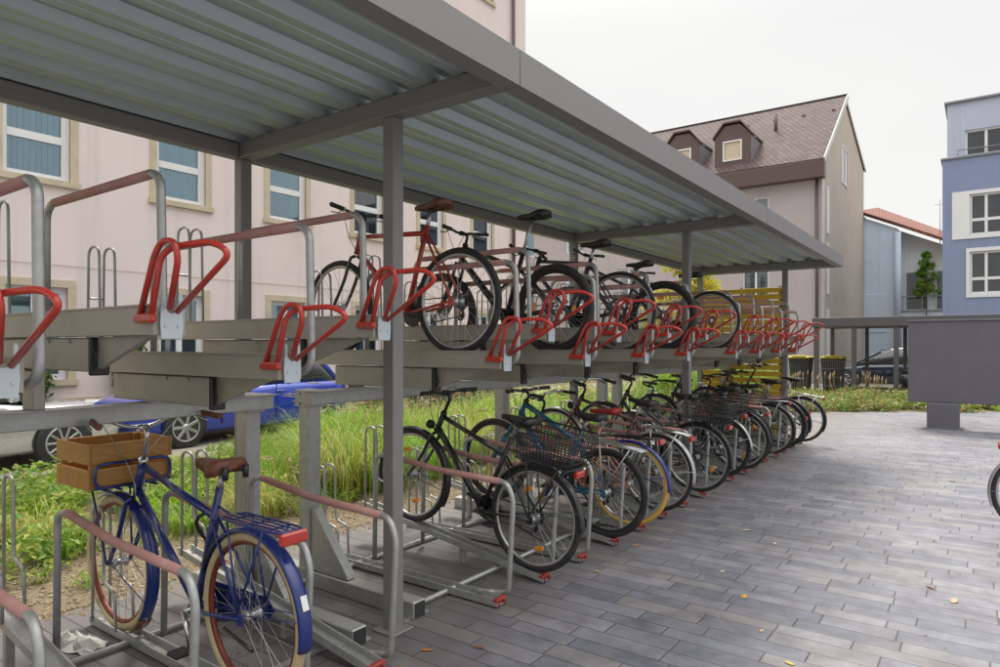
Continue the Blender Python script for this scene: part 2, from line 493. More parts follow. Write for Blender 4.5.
    L_ = [s2 + Vector((a, -b, c)) for a, b, c in half[::-1]] + [s2 + Vector(p) for p in half[1:]]
    q.bent(L_, .0112, .06, 8, 5)
    hbar = q.build('handlebar', o.get('bar_m', MT['blackmetal']), root)
    for sy in (-1, 1):
        e1 = s2 + Vector((half[-1][0], sy * half[-1][1], half[-1][2])); e0 = s2 + Vector((half[-2][0], sy * half[-2][1], half[-2][2]))
        d = (e0 - e1).normalized()
        q = MB(); q.xf = xf
        q.tube([e1 - d * .006, e1, e1 + d * .06, e1 + d * .12, e1 + d * .122], [.013, .0165, .0152, .0165, .012], 10)
        q.build('grip', o.get('grip_m', MT['vinyl']), hbar)
        q = MB(); q.xf = xf
        g = e1 + d * .14
        q.box(g, (.03, .03, .028), None, .008)
        q.bent([g + Vector((.015, 0, -.005)), g + Vector((.05, 0, -.02)), g + Vector((.05, 0, -.03)) - d * .09], .0048, .03, 6, 3)
        q.build('brake_lever', o.get('lever_m', MT['blackmetal']), hbar)
        if o.get('cables', True):
            q = MB(); q.xf = xf
            pts = [g, g + Vector((.07, -sy * .05, .02)), ht + Vector((.10, sy * .03, -.02)), ht + Vector((.03, sy * .025, -.12)), hb + Vector((-.03, sy * .02, -.02))]
            q.tube(rounded(pts, .12, 7), .0024, 5)
            q.build('brake_cable', o.get('cable_m', MT['blackplastic']), hbar)
    if o.get('bell'):
        q = MB(); q.xf = xf
        q.lathe([(.024, 0), (.023, .008), (.016, .02), (.004, .024)], s2 + Vector((0, .07, .014)), (0, 0, 1), 14); q.build('bell', MT['chrome'], hbar)
    # ---- drive train
    cr = o.get('crank', .7)
    q = MB()
    q.lathe([(.085, -.0015), (.085, .0015)], BB + Vector((0, -.052, 0)), (0, 1, 0), 32, False)
    q.lathe([(.012, -.07), (.012, .07)], BB, (0, 1, 0), 10)
    for sy, a in ((-1, cr), (1, cr + PI)):
        e = BB + Vector((.17 * math.cos(a), sy * .068, .17 * math.sin(a)))
        q.tube([BB + Vector((0, sy * .066, 0)), e], [.013, .009], 8)
    cs = q.build('crankset', o.get('crank_m', MT['blackmetal']), root)
    for sy, a in ((-1, cr), (1, cr + PI)):
        e = BB + Vector((.17 * math.cos(a), sy * .115, .17 * math.sin(a)))
        p_ = MB(); p_.box(e, (.085, .085, .02), None, .006); p_.build('pedal', MT['blackplastic'], cs)
    q = MB()
    rc = .04
    q.bent([(0 - .0, -.05, R + rc), BB + Vector((0, -.052, .085))], .004, .01, 5, 2)
    q.tube([(.015, -.05, R - rc if not o.get('gears', True) else R - .09), BB + Vector((0, -.052, -.085))], .004, 5)
    if o.get('gears', True):
        q.tube([(.015, -.05, R - .09), (-.01, -.05, R - .05), (-.035, -.05, R)], .004, 5)
    q.build('chain', MT['blackmetal'], root)
    if o.get('gears', True):
        q = MB()
        q.box((.012, -.062, R - .055), (.02, .014, .09), Matrix.Rotation(.25, 3, 'Y'), .004)
        q.lathe([(.02, -.006), (.02, .006)], (.022, -.055, R - .1), (0, 1, 0), 10); q.lathe([(.02, -.006), (.02, .006)], (.005, -.055, R - .035), (0, 1, 0), 10)
        q.build('derailleur', MT['blackmetal'], root)
    if o.get('chain_guard'):
        q = MB()
        a, b = Vector((.02, -.075, R)), BB + Vector((0, -.075, 0))
        pts = [(b.x + .1 * math.cos(t), b.z + .1 * math.sin(t)) for t in [R_(x) for x in range(-90, 91, 20)]] + [(0, R + .05), (-.05, R), (0, R - .05)]
        q.prism(pts, 1, -.082, -.079, False); q.build('chain_guard', o['chain_guard'], root)
    # ---- carrier
    cm = o.get('carrier')
    cz = 2 * R + .045
    if cm:
        q = MB()
        q.bent([(.16, -.03, cz - .0), (.14, -.062, cz), (-.27, -.062, cz), (-.27, .062, cz), (.14, .062, cz), (.16, .03, cz)], .006, .04, 8, 4)
        for sy in (-.03, 0, .03): q.tube([(.15, sy, cz), (-.265, sy, cz)], .0042, 6)
        for xx in (.1, -.04, -.18): q.tube([(xx, -.06, cz - .004), (xx, .06, cz - .004)], .0042, 6)
        for sy in (-1, 1):
            q.tube([(0.0, sy * .07, R + .03), (.09, sy * .062, cz)], .0055, 6); q.tube([(0, sy * .07, R + .03), (-.17, sy * .062, cz)], .0055, 6)
        q.tube([(.15, 0, cz), seat_c - sd * .06], .006, 6)
        car = q.build('carrier', cm, root)
    if o.get('tail', True) and (gm or cm):
        q = MB()
        if cm: q.box((-.285, 0, cz - .025), (.03, .13 if o.get('tail_big') else .1, .052 if o.get('tail_big') else .045), None, .008)
        else: q.box((-R * .95, 0, R + R * .45), (.03, .05, .06), None, .01)
        q.build('tail_light', MT['redlens'], root)
    if o.get('basket'):
        bx0, bx1, by, bz0, bz1 = -.27, .12, .15, cz + .01, cz + .22
        q = MB()
        def rect(x0, x1, yy, z): return [(x0, -yy, z), (x1, -yy, z), (x1, yy, z), (x0, yy, z)]
        q.bent(rect(bx0 - .03, bx1 + .03, by + .03, bz1), .006, .04, 6, 3, True)
        q.bent(rect(bx0, bx1, by, bz0), .004, .03, 6, 3, True)
        for i in range(1, 6):
            t = i / 6; q.bent(rect(bx0 - .03 * t, bx1 + .03 * t, by + .03 * t, bz0 + (bz1 - bz0) * t), .003, .03, 4, 2, True)
        for i in range(17):
            x = bx0 + (bx1 - bx0) * i / 16
            q.tube([(x * 1.0 + (x + .07) * .12, -by - .03, bz1), (x, -by, bz0), (x, by, bz0), (x + (x + .07) * .12, by + .03, bz1)], .003, 4)
        for i in range(13):
            y = -by + 2 * by * i / 12
            q.tube([(bx0 - .03, y * 1.2, bz1), (bx0, y, bz0), (bx1, y, bz0), (bx1 + .03, y * 1.2, bz1)], .0022, 4)
        q.build('basket', o['basket'], root)
    if o.get('front_basket'):
        q = MB(); q.xf = xf
        c = s2 + Vector((.17, 0, -.14)); hx, hy = .13, .17
        def rc2(s_, z): return [c + Vector((-hx * s_, -hy * s_, z)), c + Vector((hx * s_, -hy * s_, z)), c + Vector((hx * s_, hy * s_, z)), c + Vector((-hx * s_, hy * s_, z))]
        for i in range(7): q.bent(rc2(.8 + .2 * i / 6, -.1 + .22 * i / 6), .0055 if i == 6 else .0024, .04, 5, 3, True)
        for i in range(13):
            y = hy * (-1 + 2 * i / 12); q.tube([c + Vector((-hx, y, .12)), c + Vector((-hx * .8, y * .8, -.1)), c + Vector((hx * .8, y * .8, -.1)), c + Vector((hx, y, .12))], .0022, 4)
        for i in range(11):
            x = hx * (-1 + 2 * i / 10); q.tube([c + Vector((x, -hy, .12)), c + Vector((x * .8, -hy * .8, -.1)), c + Vector((x * .8, hy * .8, -.1)), c + Vector((x, hy, .12))], .0022, 4)
        q.build('basket', o['front_basket'], root)
    if o.get('lamp'):
        q = MB(); q.xf = xf
        lp = crown + Vector((.06, 0, .05))
        q.lathe([(.012, -.03), (.03, -.02), (.034, .012), (.03, .02)], lp, (1, 0, 0), 14)
        q.tube([lp - Vector((.02, 0, .01)), crown], .005, 6)
        hl = q.build('headlight', MT['blackplastic'], root)
        q = MB(); q.xf = xf; q.lathe([(.028, 0), (.02, .006)], lp + Vector((.02, 0, 0)), (1, 0, 0), 14); q.build('lens', MT['lens'], hl)
    if o.get('stand', gm is not None):
        q = MB(); q.tube([(.1, .07, R - .06), (.2 - .33, .085, R - .09)], .008, 6); q.build('kickstand', MT['blackmetal'], root)
    if o.get('bottle'):
        q = MB(); a = hbx.lerp(BB, .4) + Vector((.0, 0, .05)); b = hbx.lerp(BB, .75) + Vector((0, 0, .05))
        q.tube([a, a.lerp(b, .15), a.lerp(b, .2), b], [.018, .02, .036, .036], 12); q.build('bottle', o['bottle'], root)
    if o.get('lock'):
        q = MB()
        c = BB + sd * size * .62 + Vector((.02, .0, 0))
        pts = [c + Vector((.05 * math.cos(a) + .01 * math.sin(3 * a), .03 * math.sin(a * 2), .11 * math.sin(a))) for a in [2 * PI * k / 20 for k in range(20)]]
        q.tube(pts, .009, 7, True); q.build('cable_lock', o['lock'], root)
    if o.get('crate'):
        z0, z1 = o['crate']; cx_ = o.get('crate_x', wb - .02)
        mt = MT['wood']
        # front carrier
        cb = MB()
        for sy in (-1, 1):
            cb.bent([(cx_ - .21, sy * .02, z0 + .01), (cx_ - .21, sy * .19, z0 + .01), (cx_ - .21, sy * .19, z0 + .13), (cx_ - .21, sy * .02, z0 + .13)], .0085, .05, 8, 4)
        cb.tube([(cx_ - .21, -.19, z0 + .01), (cx_ - .21, .19, z0 + .01)], .008, 8)
        cb.bent([(cx_ - .21, -.12, z0 - .012), (cx_ + .16, -.12, z0 - .012), (cx_ + .16, .12, z0 - .012), (cx_ - .21, .12, z0 - .012)], .008, .04, 8, 4)
        for yy in (-.06, 0, .06): cb.tube([(cx_ - .21, yy, z0 - .012), (cx_ + .16, yy, z0 - .012)], .006, 6)
        cb.tube([(cx_ - .21, 0, z0), ht - hd * .03], .012, 8); cb.tube([(cx_ - .21, 0, z0 + .13), ht + hd * .01], .012, 8)
        for sy in (-1, 1): cb.tube([(cx_ + .05, sy * .1, z0 - .01), (wb, sy * .065, R)], .006, 6)
        cb.build('front_carrier', fm, root)
        ce = MB(); h = (z1 - z0)
        sw = h * .44
        for lev in (0, 1):
            zc = z0 + sw / 2 + lev * (h - sw)
            for sy in (-1, 1): ce.box((cx_, sy * .205, zc), (.38, .012, sw), None, .002)
            for s_ in (-1, 1): ce.box((cx_ + s_ * .184, 0, zc), (.012, .396, sw), None, .002)
        for s_ in (-1, 1):
            for sy in (-1, 1): ce.box((cx_ + s_ * .163, sy * .184, (z0 + z1) / 2), (.028, .028, h - .004), None, .002)
        for i in range(4): ce.box((cx_ - .135 + .09 * i, 0, z0 + .006), (.08, .38, .01), None, .002)
        ce_o = ce.build('wooden_crate', mt, root)
    return root

# ------------------------------------------------------------------ camera, light, sky
H = 1.55
cd = bpy.data.cameras.new('camera'); cam = bpy.data.objects.new('camera', cd); col.objects.link(cam)
cam.location = (0, 0, H); cam.rotation_euler = (R_(90), 0, R_(35.9))
cd.sensor_width = 36; cd.lens = 24; cd.shift_y = .0115; cd.clip_start = .05; cd.clip_end = 1500
scene.camera = cam
SUN_EL, SUN_AZ = 56, 118      # azimuth measured from +X towards +Y
w = bpy.data.worlds.new('World'); scene.world = w; w.use_nodes = True
N, L = w.node_tree.nodes, w.node_tree.links
bg = N['Background']; bg.inputs['Strength'].default_value = .1
sk = N.new('ShaderNodeTexSky'); sk.sky_type = 'NISHITA'; sk.sun_disc = False
sk.sun_elevation = R_(SUN_EL); sk.sun_rotation = R_(90 - SUN_AZ); sk.air_density = 1.0; sk.dust_density = 3.0
tc = N.new('ShaderNodeTexCoord'); no = N.new('ShaderNodeTexNoise'); no.inputs['Scale'].default_value = 1.6; no.inputs['Detail'].default_value = 5
mp = N.new('ShaderNodeMapping'); mp.inputs['Scale'].default_value = (1, 1, 3)
L.new(tc.outputs['Generated'], mp.inputs['Vector']); L.new(mp.outputs['Vector'], no.inputs['Vector'])
cr = N.new('ShaderNodeValToRGB'); cr.color_ramp.elements[0].position = .3; cr.color_ramp.elements[1].position = .75
cr.color_ramp.elements[0].color = (6.05, 6.02, 5.95, 1); cr.color_ramp.elements[1].color = (6.5, 6.42, 6.2, 1)
L.new(no.outputs['Fac'], cr.inputs['Fac'])
# an overcast sky is several times brighter towards the zenith
sx_ = N.new('ShaderNodeSeparateXYZ'); L.new(tc.outputs['Generated'], sx_.inputs[0])
zr = N.new('ShaderNodeMapRange'); zr.interpolation_type = 'SMOOTHSTEP'; zr.inputs['From Min'].default_value = .40; zr.inputs['From Max'].default_value = .95
zr.inputs['To Min'].default_value = 1.0; zr.inputs['To Max'].default_value = 3.5; L.new(sx_.outputs['Z'], zr.inputs['Value'])
zm = N.new('ShaderNodeVectorMath'); zm.operation = 'SCALE'; L.new(cr.outputs['Color'], zm.inputs[0]); L.new(zr.outputs['Result'], zm.inputs['Scale'])
mx = N.new('ShaderNodeMix'); mx.data_type = 'RGBA'; mx.inputs['Factor'].default_value = .92
L.new(sk.outputs['Color'], mx.inputs['A']); L.new(zm.outputs[0], mx.inputs['B']); L.new(mx.outputs['Result'], bg.inputs['Color'])
sd_ = bpy.data.lights.new('sun', 'SUN'); sd_.energy = 2.6; sd_.angle = R_(16); sd_.color = (1, .94, .85)
so = bpy.data.objects.new('sun', sd_); col.objects.link(so)
dv = Vector((math.cos(R_(SUN_EL)) * math.cos(R_(SUN_AZ)), math.cos(R_(SUN_EL)) * math.sin(R_(SUN_AZ)), math.sin(R_(SUN_EL))))
so.rotation_euler = dv.to_track_quat('Z', 'Y').to_euler()
scene.view_settings.view_transform = 'Standard'; scene.view_settings.look = 'None'
scene.view_settings.exposure = 0.55; scene.view_settings.gamma = 1.0
scene.render.engine = 'CYCLES'
scene.cycles.max_bounces = 8; scene.cycles.transparent_max_bounces = 12; scene.cycles.use_denoising = True

# ------------------------------------------------------------------ ground surfaces
def flat(name, pts, z, m):
    me = bpy.data.meshes.new(name); me.from_pydata([(x, y, z) for x, y in pts], [], [tuple(range(len(pts)))]); me.update()
    me.materials.append(m); o = bpy.data.objects.new(name, me); col.objects.link(o); tag(o, kind='structure'); return o

def ground_mat(name, c1, c2, scale, rough=.9, bump=.3, speck=None):
    m = bpy.data.materials.new(name); N, L = nt(m); b = N['Principled BSDF']
    ge = N.new('ShaderNodeNewGeometry')
    n1 = N.new('ShaderNodeTexNoise'); n1.inputs['Scale'].default_value = scale; n1.inputs['Detail'].default_value = 10; n1.inputs['Roughness'].default_value = .7
    L.new(ge.outputs['Position'], n1.inputs['Vector'])
    cr = N.new('ShaderNodeValToRGB'); cr.color_ramp.elements[0].position = .35; cr.color_ramp.elements[1].position = .68
    cr.color_ramp.elements[0].color = c1 + (1,); cr.color_ramp.elements[1].color = c2 + (1,)
    L.new(n1.outputs['Fac'], cr.inputs['Fac']); L.new(cr.outputs['Color'], b.inputs['Base Color'])
    b.inputs['Roughness'].default_value = rough
    bp = N.new('ShaderNodeBump'); bp.inputs['Strength'].default_value = bump; bp.inputs['Distance'].default_value = .02
    L.new(n1.outputs['Fac'], bp.inputs['Height']); L.new(bp.outputs['Normal'], b.inputs['Normal'])
    return m

def paver_mat():
    m = bpy.data.materials.new('concrete_pavers'); N, L = nt(m); b = N['Principled BSDF']
    def M(op, a, bb=None, c=None):
        n = N.new('ShaderNodeMath'); n.operation = op
        for i, q in enumerate((a, bb, c)):
            if q is None: continue
            if isinstance(q, (int, float)): n.inputs[i].default_value = q
            else: L.new(q, n.inputs[i])
        return n.outputs[0]
    ge = N.new('ShaderNodeNewGeometry'); sp = N.new('ShaderNodeSeparateXYZ'); L.new(ge.outputs['Position'], sp.inputs[0])
    X, Y = sp.outputs['X'], sp.outputs['Y']
    # courses come in a repeating set of three widths .15 .12 .135 = .405
    yy = M('DIVIDE', Y, .405); base = M('FLOOR', yy); fr = M('MULTIPLY', M('SUBTRACT', yy, base), .405)
    g1 = M('GREATER_THAN', fr, .15); g2 = M('GREATER_THAN', fr, .27)
    row = M('ADD', M('MULTIPLY', base, 3), M('ADD', g1, g2))
    start = M('ADD', M('MULTIPLY', g1, .15), M('MULTIPLY', g2, .12))
    width = M('ADD', .15, M('ADD', M('MULTIPLY', g1, -.03), M('MULTIPLY', g2, .015)))
    fy = M('SUBTRACT', fr, start)
    wn = N.new('ShaderNodeTexWhiteNoise'); wn.noise_dimensions = '1D'; L.new(row, wn.inputs['W'])
    xo = M('ADD', X, M('MULTIPLY', wn.outputs['Value'], 7.3))
    # two stone lengths in turn per course: .64 and .46
    xx = M('DIVIDE', xo, .88); bx = M('FLOOR', xx); fx = M('MULTIPLY', M('SUBTRACT', xx, bx), .88)
    h1 = M('GREATER_THAN', fx, .51)
    cell = M('ADD', M('MULTIPLY', bx, 2), h1)
    fxx = M('SUBTRACT', fx, M('MULTIPLY', h1, .51)); wx = M('ADD', .51, M('MULTIPLY', h1, -.14))
    dx = M('MINIMUM', fxx, M('SUBTRACT', wx, fxx)); dy = M('MINIMUM', fy, M('SUBTRACT', width, fy))
    d = M('MINIMUM', dx, dy)
    cx = N.new('ShaderNodeCombineXYZ'); L.new(cell, cx.inputs[0]); L.new(row, cx.inputs[1])
    w2 = N.new('ShaderNodeTexWhiteNoise'); w2.noise_dimensions = '3D'; L.new(cx.outputs[0], w2.inputs['Vector'])
    cr = N.new('ShaderNodeValToRGB'); e = cr.color_ramp.elements
    cols = [(0, (.120, .125, .156)), (.3, (.145, .147, .175)), (.55, (.168, .168, .192)), (.8, (.20, .197, .214)), (1, (.165, .157, .162))]
    e[0].position = 0; e[0].color = cols[0][1] + (1,); e[1].position = 1; e[1].color = cols[-1][1] + (1,)
    for p, c in cols[1:-1]:
        q = e.new(p); q.color = c + (1,)
    L.new(w2.outputs['Value'], cr.inputs['Fac'])
    # within-stone mottling and wider staining
    n1 = N.new('ShaderNodeTexNoise'); n1.inputs['Scale'].default_value = 5; n1.inputs['Detail'].default_value = 10; n1.inputs['Roughness'].default_value = .72
    L.new(ge.outputs['Position'], n1.inputs['Vector'])
    n2 = N.new('ShaderNodeTexNoise'); n2.inputs['Scale'].default_value = .55; n2.inputs['Detail'].default_value = 6
    L.new(ge.outputs['Position'], n2.inputs['Vector'])
    n3 = N.new('ShaderNodeTexNoise'); n3.inputs['Scale'].default_value = 120; n3.inputs['Detail'].default_value = 3
    L.new(ge.outputs['Position'], n3.inputs['Vector'])
    v = M('ADD', M('ADD', M('MULTIPLY', n1.outputs['Fac'], 1.9), M('MULTIPLY', n2.outputs['Fac'], .8)), M('MULTIPLY', n3.outputs['Fac'], .25))
    v = M('ADD', v, -.48)
    hs = N.new('ShaderNodeMix'); hs.data_type = 'RGBA'; hs.blend_type = 'MULTIPLY'; hs.inputs['Factor'].default_value = 1
    L.new(cr.outputs['Color'], hs.inputs['A'])
    cv = N.new('ShaderNodeCombineColor'); [L.new(v, cv.inputs[i]) for i in range(3)]
    L.new(cv.outputs[0], hs.inputs['B'])
    jr = N.new('ShaderNodeMapRange'); jr.inputs['From Min'].default_value = .0012; jr.inputs['From Max'].default_value = .0045
    dj = M('ADD', d, M('MULTIPLY', M('SUBTRACT', n3.outputs['Fac'], .5), .004))
    L.new(dj, jr.inputs['Value'])
    jm = N.new('ShaderNodeMix'); jm.data_type = 'RGBA'; jm.inputs['A'].default_value = (.04, .037, .035, 1)
    st = N.new('ShaderNodeTexNoise'); st.inputs['Scale'].default_value = 1.7; st.inputs['Detail'].default_value = 9; st.inputs['Roughness'].default_value = .7
    L.new(ge.outputs['Position'], st.inputs['Vector'])
    sr = N.new('ShaderNodeMapRange'); sr.inputs['From Min'].default_value = .52; sr.inputs['From Max'].default_value = .74; sr.inputs['To Max'].default_value = .55; L.new(st.outputs['Fac'], sr.inputs['Value'])
    sm = N.new('ShaderNodeMix'); sm.data_type = 'RGBA'; sm.inputs['B'].default_value = (.16, .135, .11, 1)
    L.new(sr.outputs['Result'], sm.inputs['Factor']); L.new(hs.outputs['Result'], sm.inputs['A'])
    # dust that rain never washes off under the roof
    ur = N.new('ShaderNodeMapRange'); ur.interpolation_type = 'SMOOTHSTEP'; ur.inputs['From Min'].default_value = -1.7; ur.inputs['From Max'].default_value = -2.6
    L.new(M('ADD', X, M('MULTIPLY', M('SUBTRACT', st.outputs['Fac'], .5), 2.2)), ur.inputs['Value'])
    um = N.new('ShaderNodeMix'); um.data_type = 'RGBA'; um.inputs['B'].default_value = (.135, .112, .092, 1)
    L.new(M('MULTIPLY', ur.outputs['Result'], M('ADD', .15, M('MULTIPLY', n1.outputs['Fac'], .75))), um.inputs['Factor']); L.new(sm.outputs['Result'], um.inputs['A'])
    L.new(jr.outputs['Result'], jm.inputs['Factor']); L.new(um.outputs['Result'], jm.inputs['B'])
    L.new(jm.outputs['Result'], b.inputs['Base Color'])
    ro = N.new('ShaderNodeMapRange'); ro.inputs['To Min'].default_value = .42; ro.inputs['To Max'].default_value = .72
    L.new(n1.outputs['Fac'], ro.inputs['Value']); L.new(ro.outputs['Result'], b.inputs['Roughness'])
    hr = N.new('ShaderNodeMapRange'); hr.inputs['From Max'].default_value = .009; L.new(d, hr.inputs['Value'])
    hh = M('ADD', M('ADD', hr.outputs['Result'], M('MULTIPLY', n1.outputs['Fac'], .35)), M('MULTIPLY', w2.outputs['Value'], .2))
    hh = M('ADD', hh, M('MULTIPLY', n3.outputs['Fac'], .12))
    bp = N.new('ShaderNodeBump'); bp.inputs['Strength'].default_value = .5; bp.inputs['Distance'].default_value = .006
    L.new(hh, bp.inputs['Height']); L.new(bp.outputs['Normal'], b.inputs['Normal'])
    return m

flat('ground', [(-400, -400), (400, -400), (400, 400), (-400, 400)], -.012, ground_mat('earth', (.13, .11, .08), (.24, .21, .16), 1.3))
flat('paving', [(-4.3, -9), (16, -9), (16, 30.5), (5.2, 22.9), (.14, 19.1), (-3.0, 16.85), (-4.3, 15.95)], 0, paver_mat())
flat('gravel_strip', [(-5.35, -9), (-4.3, -9), (-4.3, 15.95), (-5.35, 15.3)], -.004, ground_mat('gravel', (.12, .09, .055), (.33, .26, .165), 38, .95, .9))
flat('planting_soil', [(-8.45, -9), (-5.35, -9), (-5.35, 15.3), (-8.45, 15.3)], -.006, ground_mat('soil', (.10, .075, .045), (.24, .19, .11), 14, .95, .7))
flat('parking_lane', [(-13, -40), (-8.45, -40), (-8.45, 29), (-13, 29)], 0.004, ground_mat('lane', (.30, .27, .22), (.40, .36, .29), 3.5, .85, .15))
flat('bed_soil', [(-4.3, 15.95), (-3.0, 16.85), (.14, 19.1), (5.2, 22.9), (5.2, 25.5), (-8.4, 25.5), (-8.4, 15.3), (-5.35, 15.3)], -.003, ground_mat('bed_earth', (.10, .075, .045), (.24, .18, .11), 14, .95, .7))
flat('courtyard', [(-20, 25.5), (20, 25.5), (20, 29), (-20, 29)], .003, ground_mat('yard', (.30, .28, .25), (.38, .36, .32), 3, .85, .15))
# loose gravel stones (uncountable)
g = MB()
for i in range(5200):
    x, y = rnd.uniform(-5.5, -4.32), rnd.uniform(-.5, 9)
    if rnd.random() < .25: x = -4.3 + abs(rnd.gauss(0, .09)) - .05
    s = rnd.uniform(.006, .019); a = rnd.uniform(0, 6.28)
    vs = []
    for k in range(5):
        t = a + k * 1.2566; vs.append((x + s * math.cos(t) * rnd.uniform(.8, 1.2), y + s * math.sin(t) * rnd.uniform(.7, 1.1), .001))
    vs.append((x, y, s * rnd.uniform(.5, .95)))
    g.sheet(vs, [(0, 1, 5), (1, 2, 5), (2, 3, 5), (3, 4, 5), (4, 0, 5)])
tag(g.build('gravel', leaf_mat('pebbles', [(.17, .13, .08), (.32, .25, .16), (.44, .37, .26), (.25, .16, .08), (.38, .33, .27)], 0, .9)), 'loose tan gravel between paving and grasses', 'gravel', kind='stuff')

# ------------------------------------------------------------------ bike shelter
sh = tag(empty('bike_shelter', (-2.9, 4.8, 0)), 'long grey steel bicycle shelter with corrugated flat roof', 'shelter')
OF = Vector((2.9, -4.8, 0))
def SB(c, size, name, m=MT['shelter'], bev=.004):
    q = MB(); q.box(Vector(c) + OF, size, None, bev); return q.build(name, m, sh)
PY = (-1.85, 2.6, 7.05, 11.5)
for y in PY:
    for x in (-2.6, -4.0): SB((x, y, 1.39), (.08, .08, 2.78), 'post')
    SB((-2.885, y, 2.835), (2.205, .10, .105), 'cross_beam', bev=.006)
    for x in (-2.6, -4.0): SB((x, y, .006), (.16, .16, .012), 'foot_plate')
for i in range(3):
    a, b = PY[i] + .052, PY[i + 1] - .052
    SB((-4.0, (a + b) / 2, 2.83), (.08, b - a, .095), 'rear_beam', bev=.006)
# fascia: C-shaped edge trim, in lengths that meet at the beams
pf = [(-1.775, 2.775), (-1.765, 2.775), (-1.765, 2.94), (-1.775, 2.94)]
for (a, b) in ((-2.0, 2.597), (2.603, 7.05), (7.056, 11.62)):
    q = MB()
    c = [(-1.865, 2.772), (-1.765, 2.772), (-1.765, 2.942), (-1.805, 2.942), (-1.805, 2.938), (-1.769, 2.938), (-1.769, 2.776), (-1.865, 2.776)]
    q.prism([(x + 2.9, z) for x, z in c], 1, a - 4.8, b - 4.8); q.build('front_fascia', MT['shelter'], sh)
q = MB(); q.prism([(x + 2.9, z) for x, z in [(-4.10, 2.80), (-4.05, 2.80), (-4.05, 2.804), (-4.096, 2.804), (-4.096, 2.938), (-4.06, 2.938), (-4.06, 2.942), (-4.10, 2.942)]], 1, -6.8, 6.82); q.build('rear_fascia', MT['shelter'], sh)
SB((-2.935, 11.626, 2.857), (2.32, .012, .166), 'end_fascia', bev=.002)
# deck: trapezoidal sheet, ribs run the length of the roof
prof = []
x = -4.085
zl, zh = 2.889, 2.937
while x < -1.82:
    for dx, z in ((0, zl), (.050, zl), (.054, zl + .006), (.066, zl + .006), (.070, zl), (.120, zl), (.150, zh), (.250, zh)):
        if x + dx < -1.778: prof.append((x + dx, z))
    x += .28
q = MB()
ys = [-2.0, 2.6, 7.05, 11.615]
vs = []; fs = []
n = len(prof)
for y in ys:
    for (a, z) in prof: vs.append((a + 2.9, y - 4.8, z))
for j in range(len(ys) - 1):
    for k in range(n - 1): fs.append((j * n + k, j * n + k + 1, (j + 1) * n + k + 1, (j + 1) * n + k))
q.sheet(vs, fs)
do = q.build('roof_deck', MT['deck'], sh, False)
md = do.modifiers.new('thickness', 'SOLIDIFY'); md.thickness = .0015
# yellow slatted end screen
sc_ = tag(empty('slatted_screen', (-3.3, 11.5, 0)), 'yellow horizontal wooden slat screen closing the far end of the shelter', 'screen')
for i in range(23):
    q = MB(); z = .12 + i * .106
    q.box((0, .0, z), (1.31, .03, .083), Matrix.Rotation(R_(14 + rnd.uniform(-1, 1)), 3, 'X'), .004); q.build('slat', MT['slat'], sc_)
for x in (-.62, 0, .62):
    q = MB(); q.box((x, .035, 1.27), (.05, .03, 2.5), None, .003); q.build('batten', MT['shelter'], sc_)

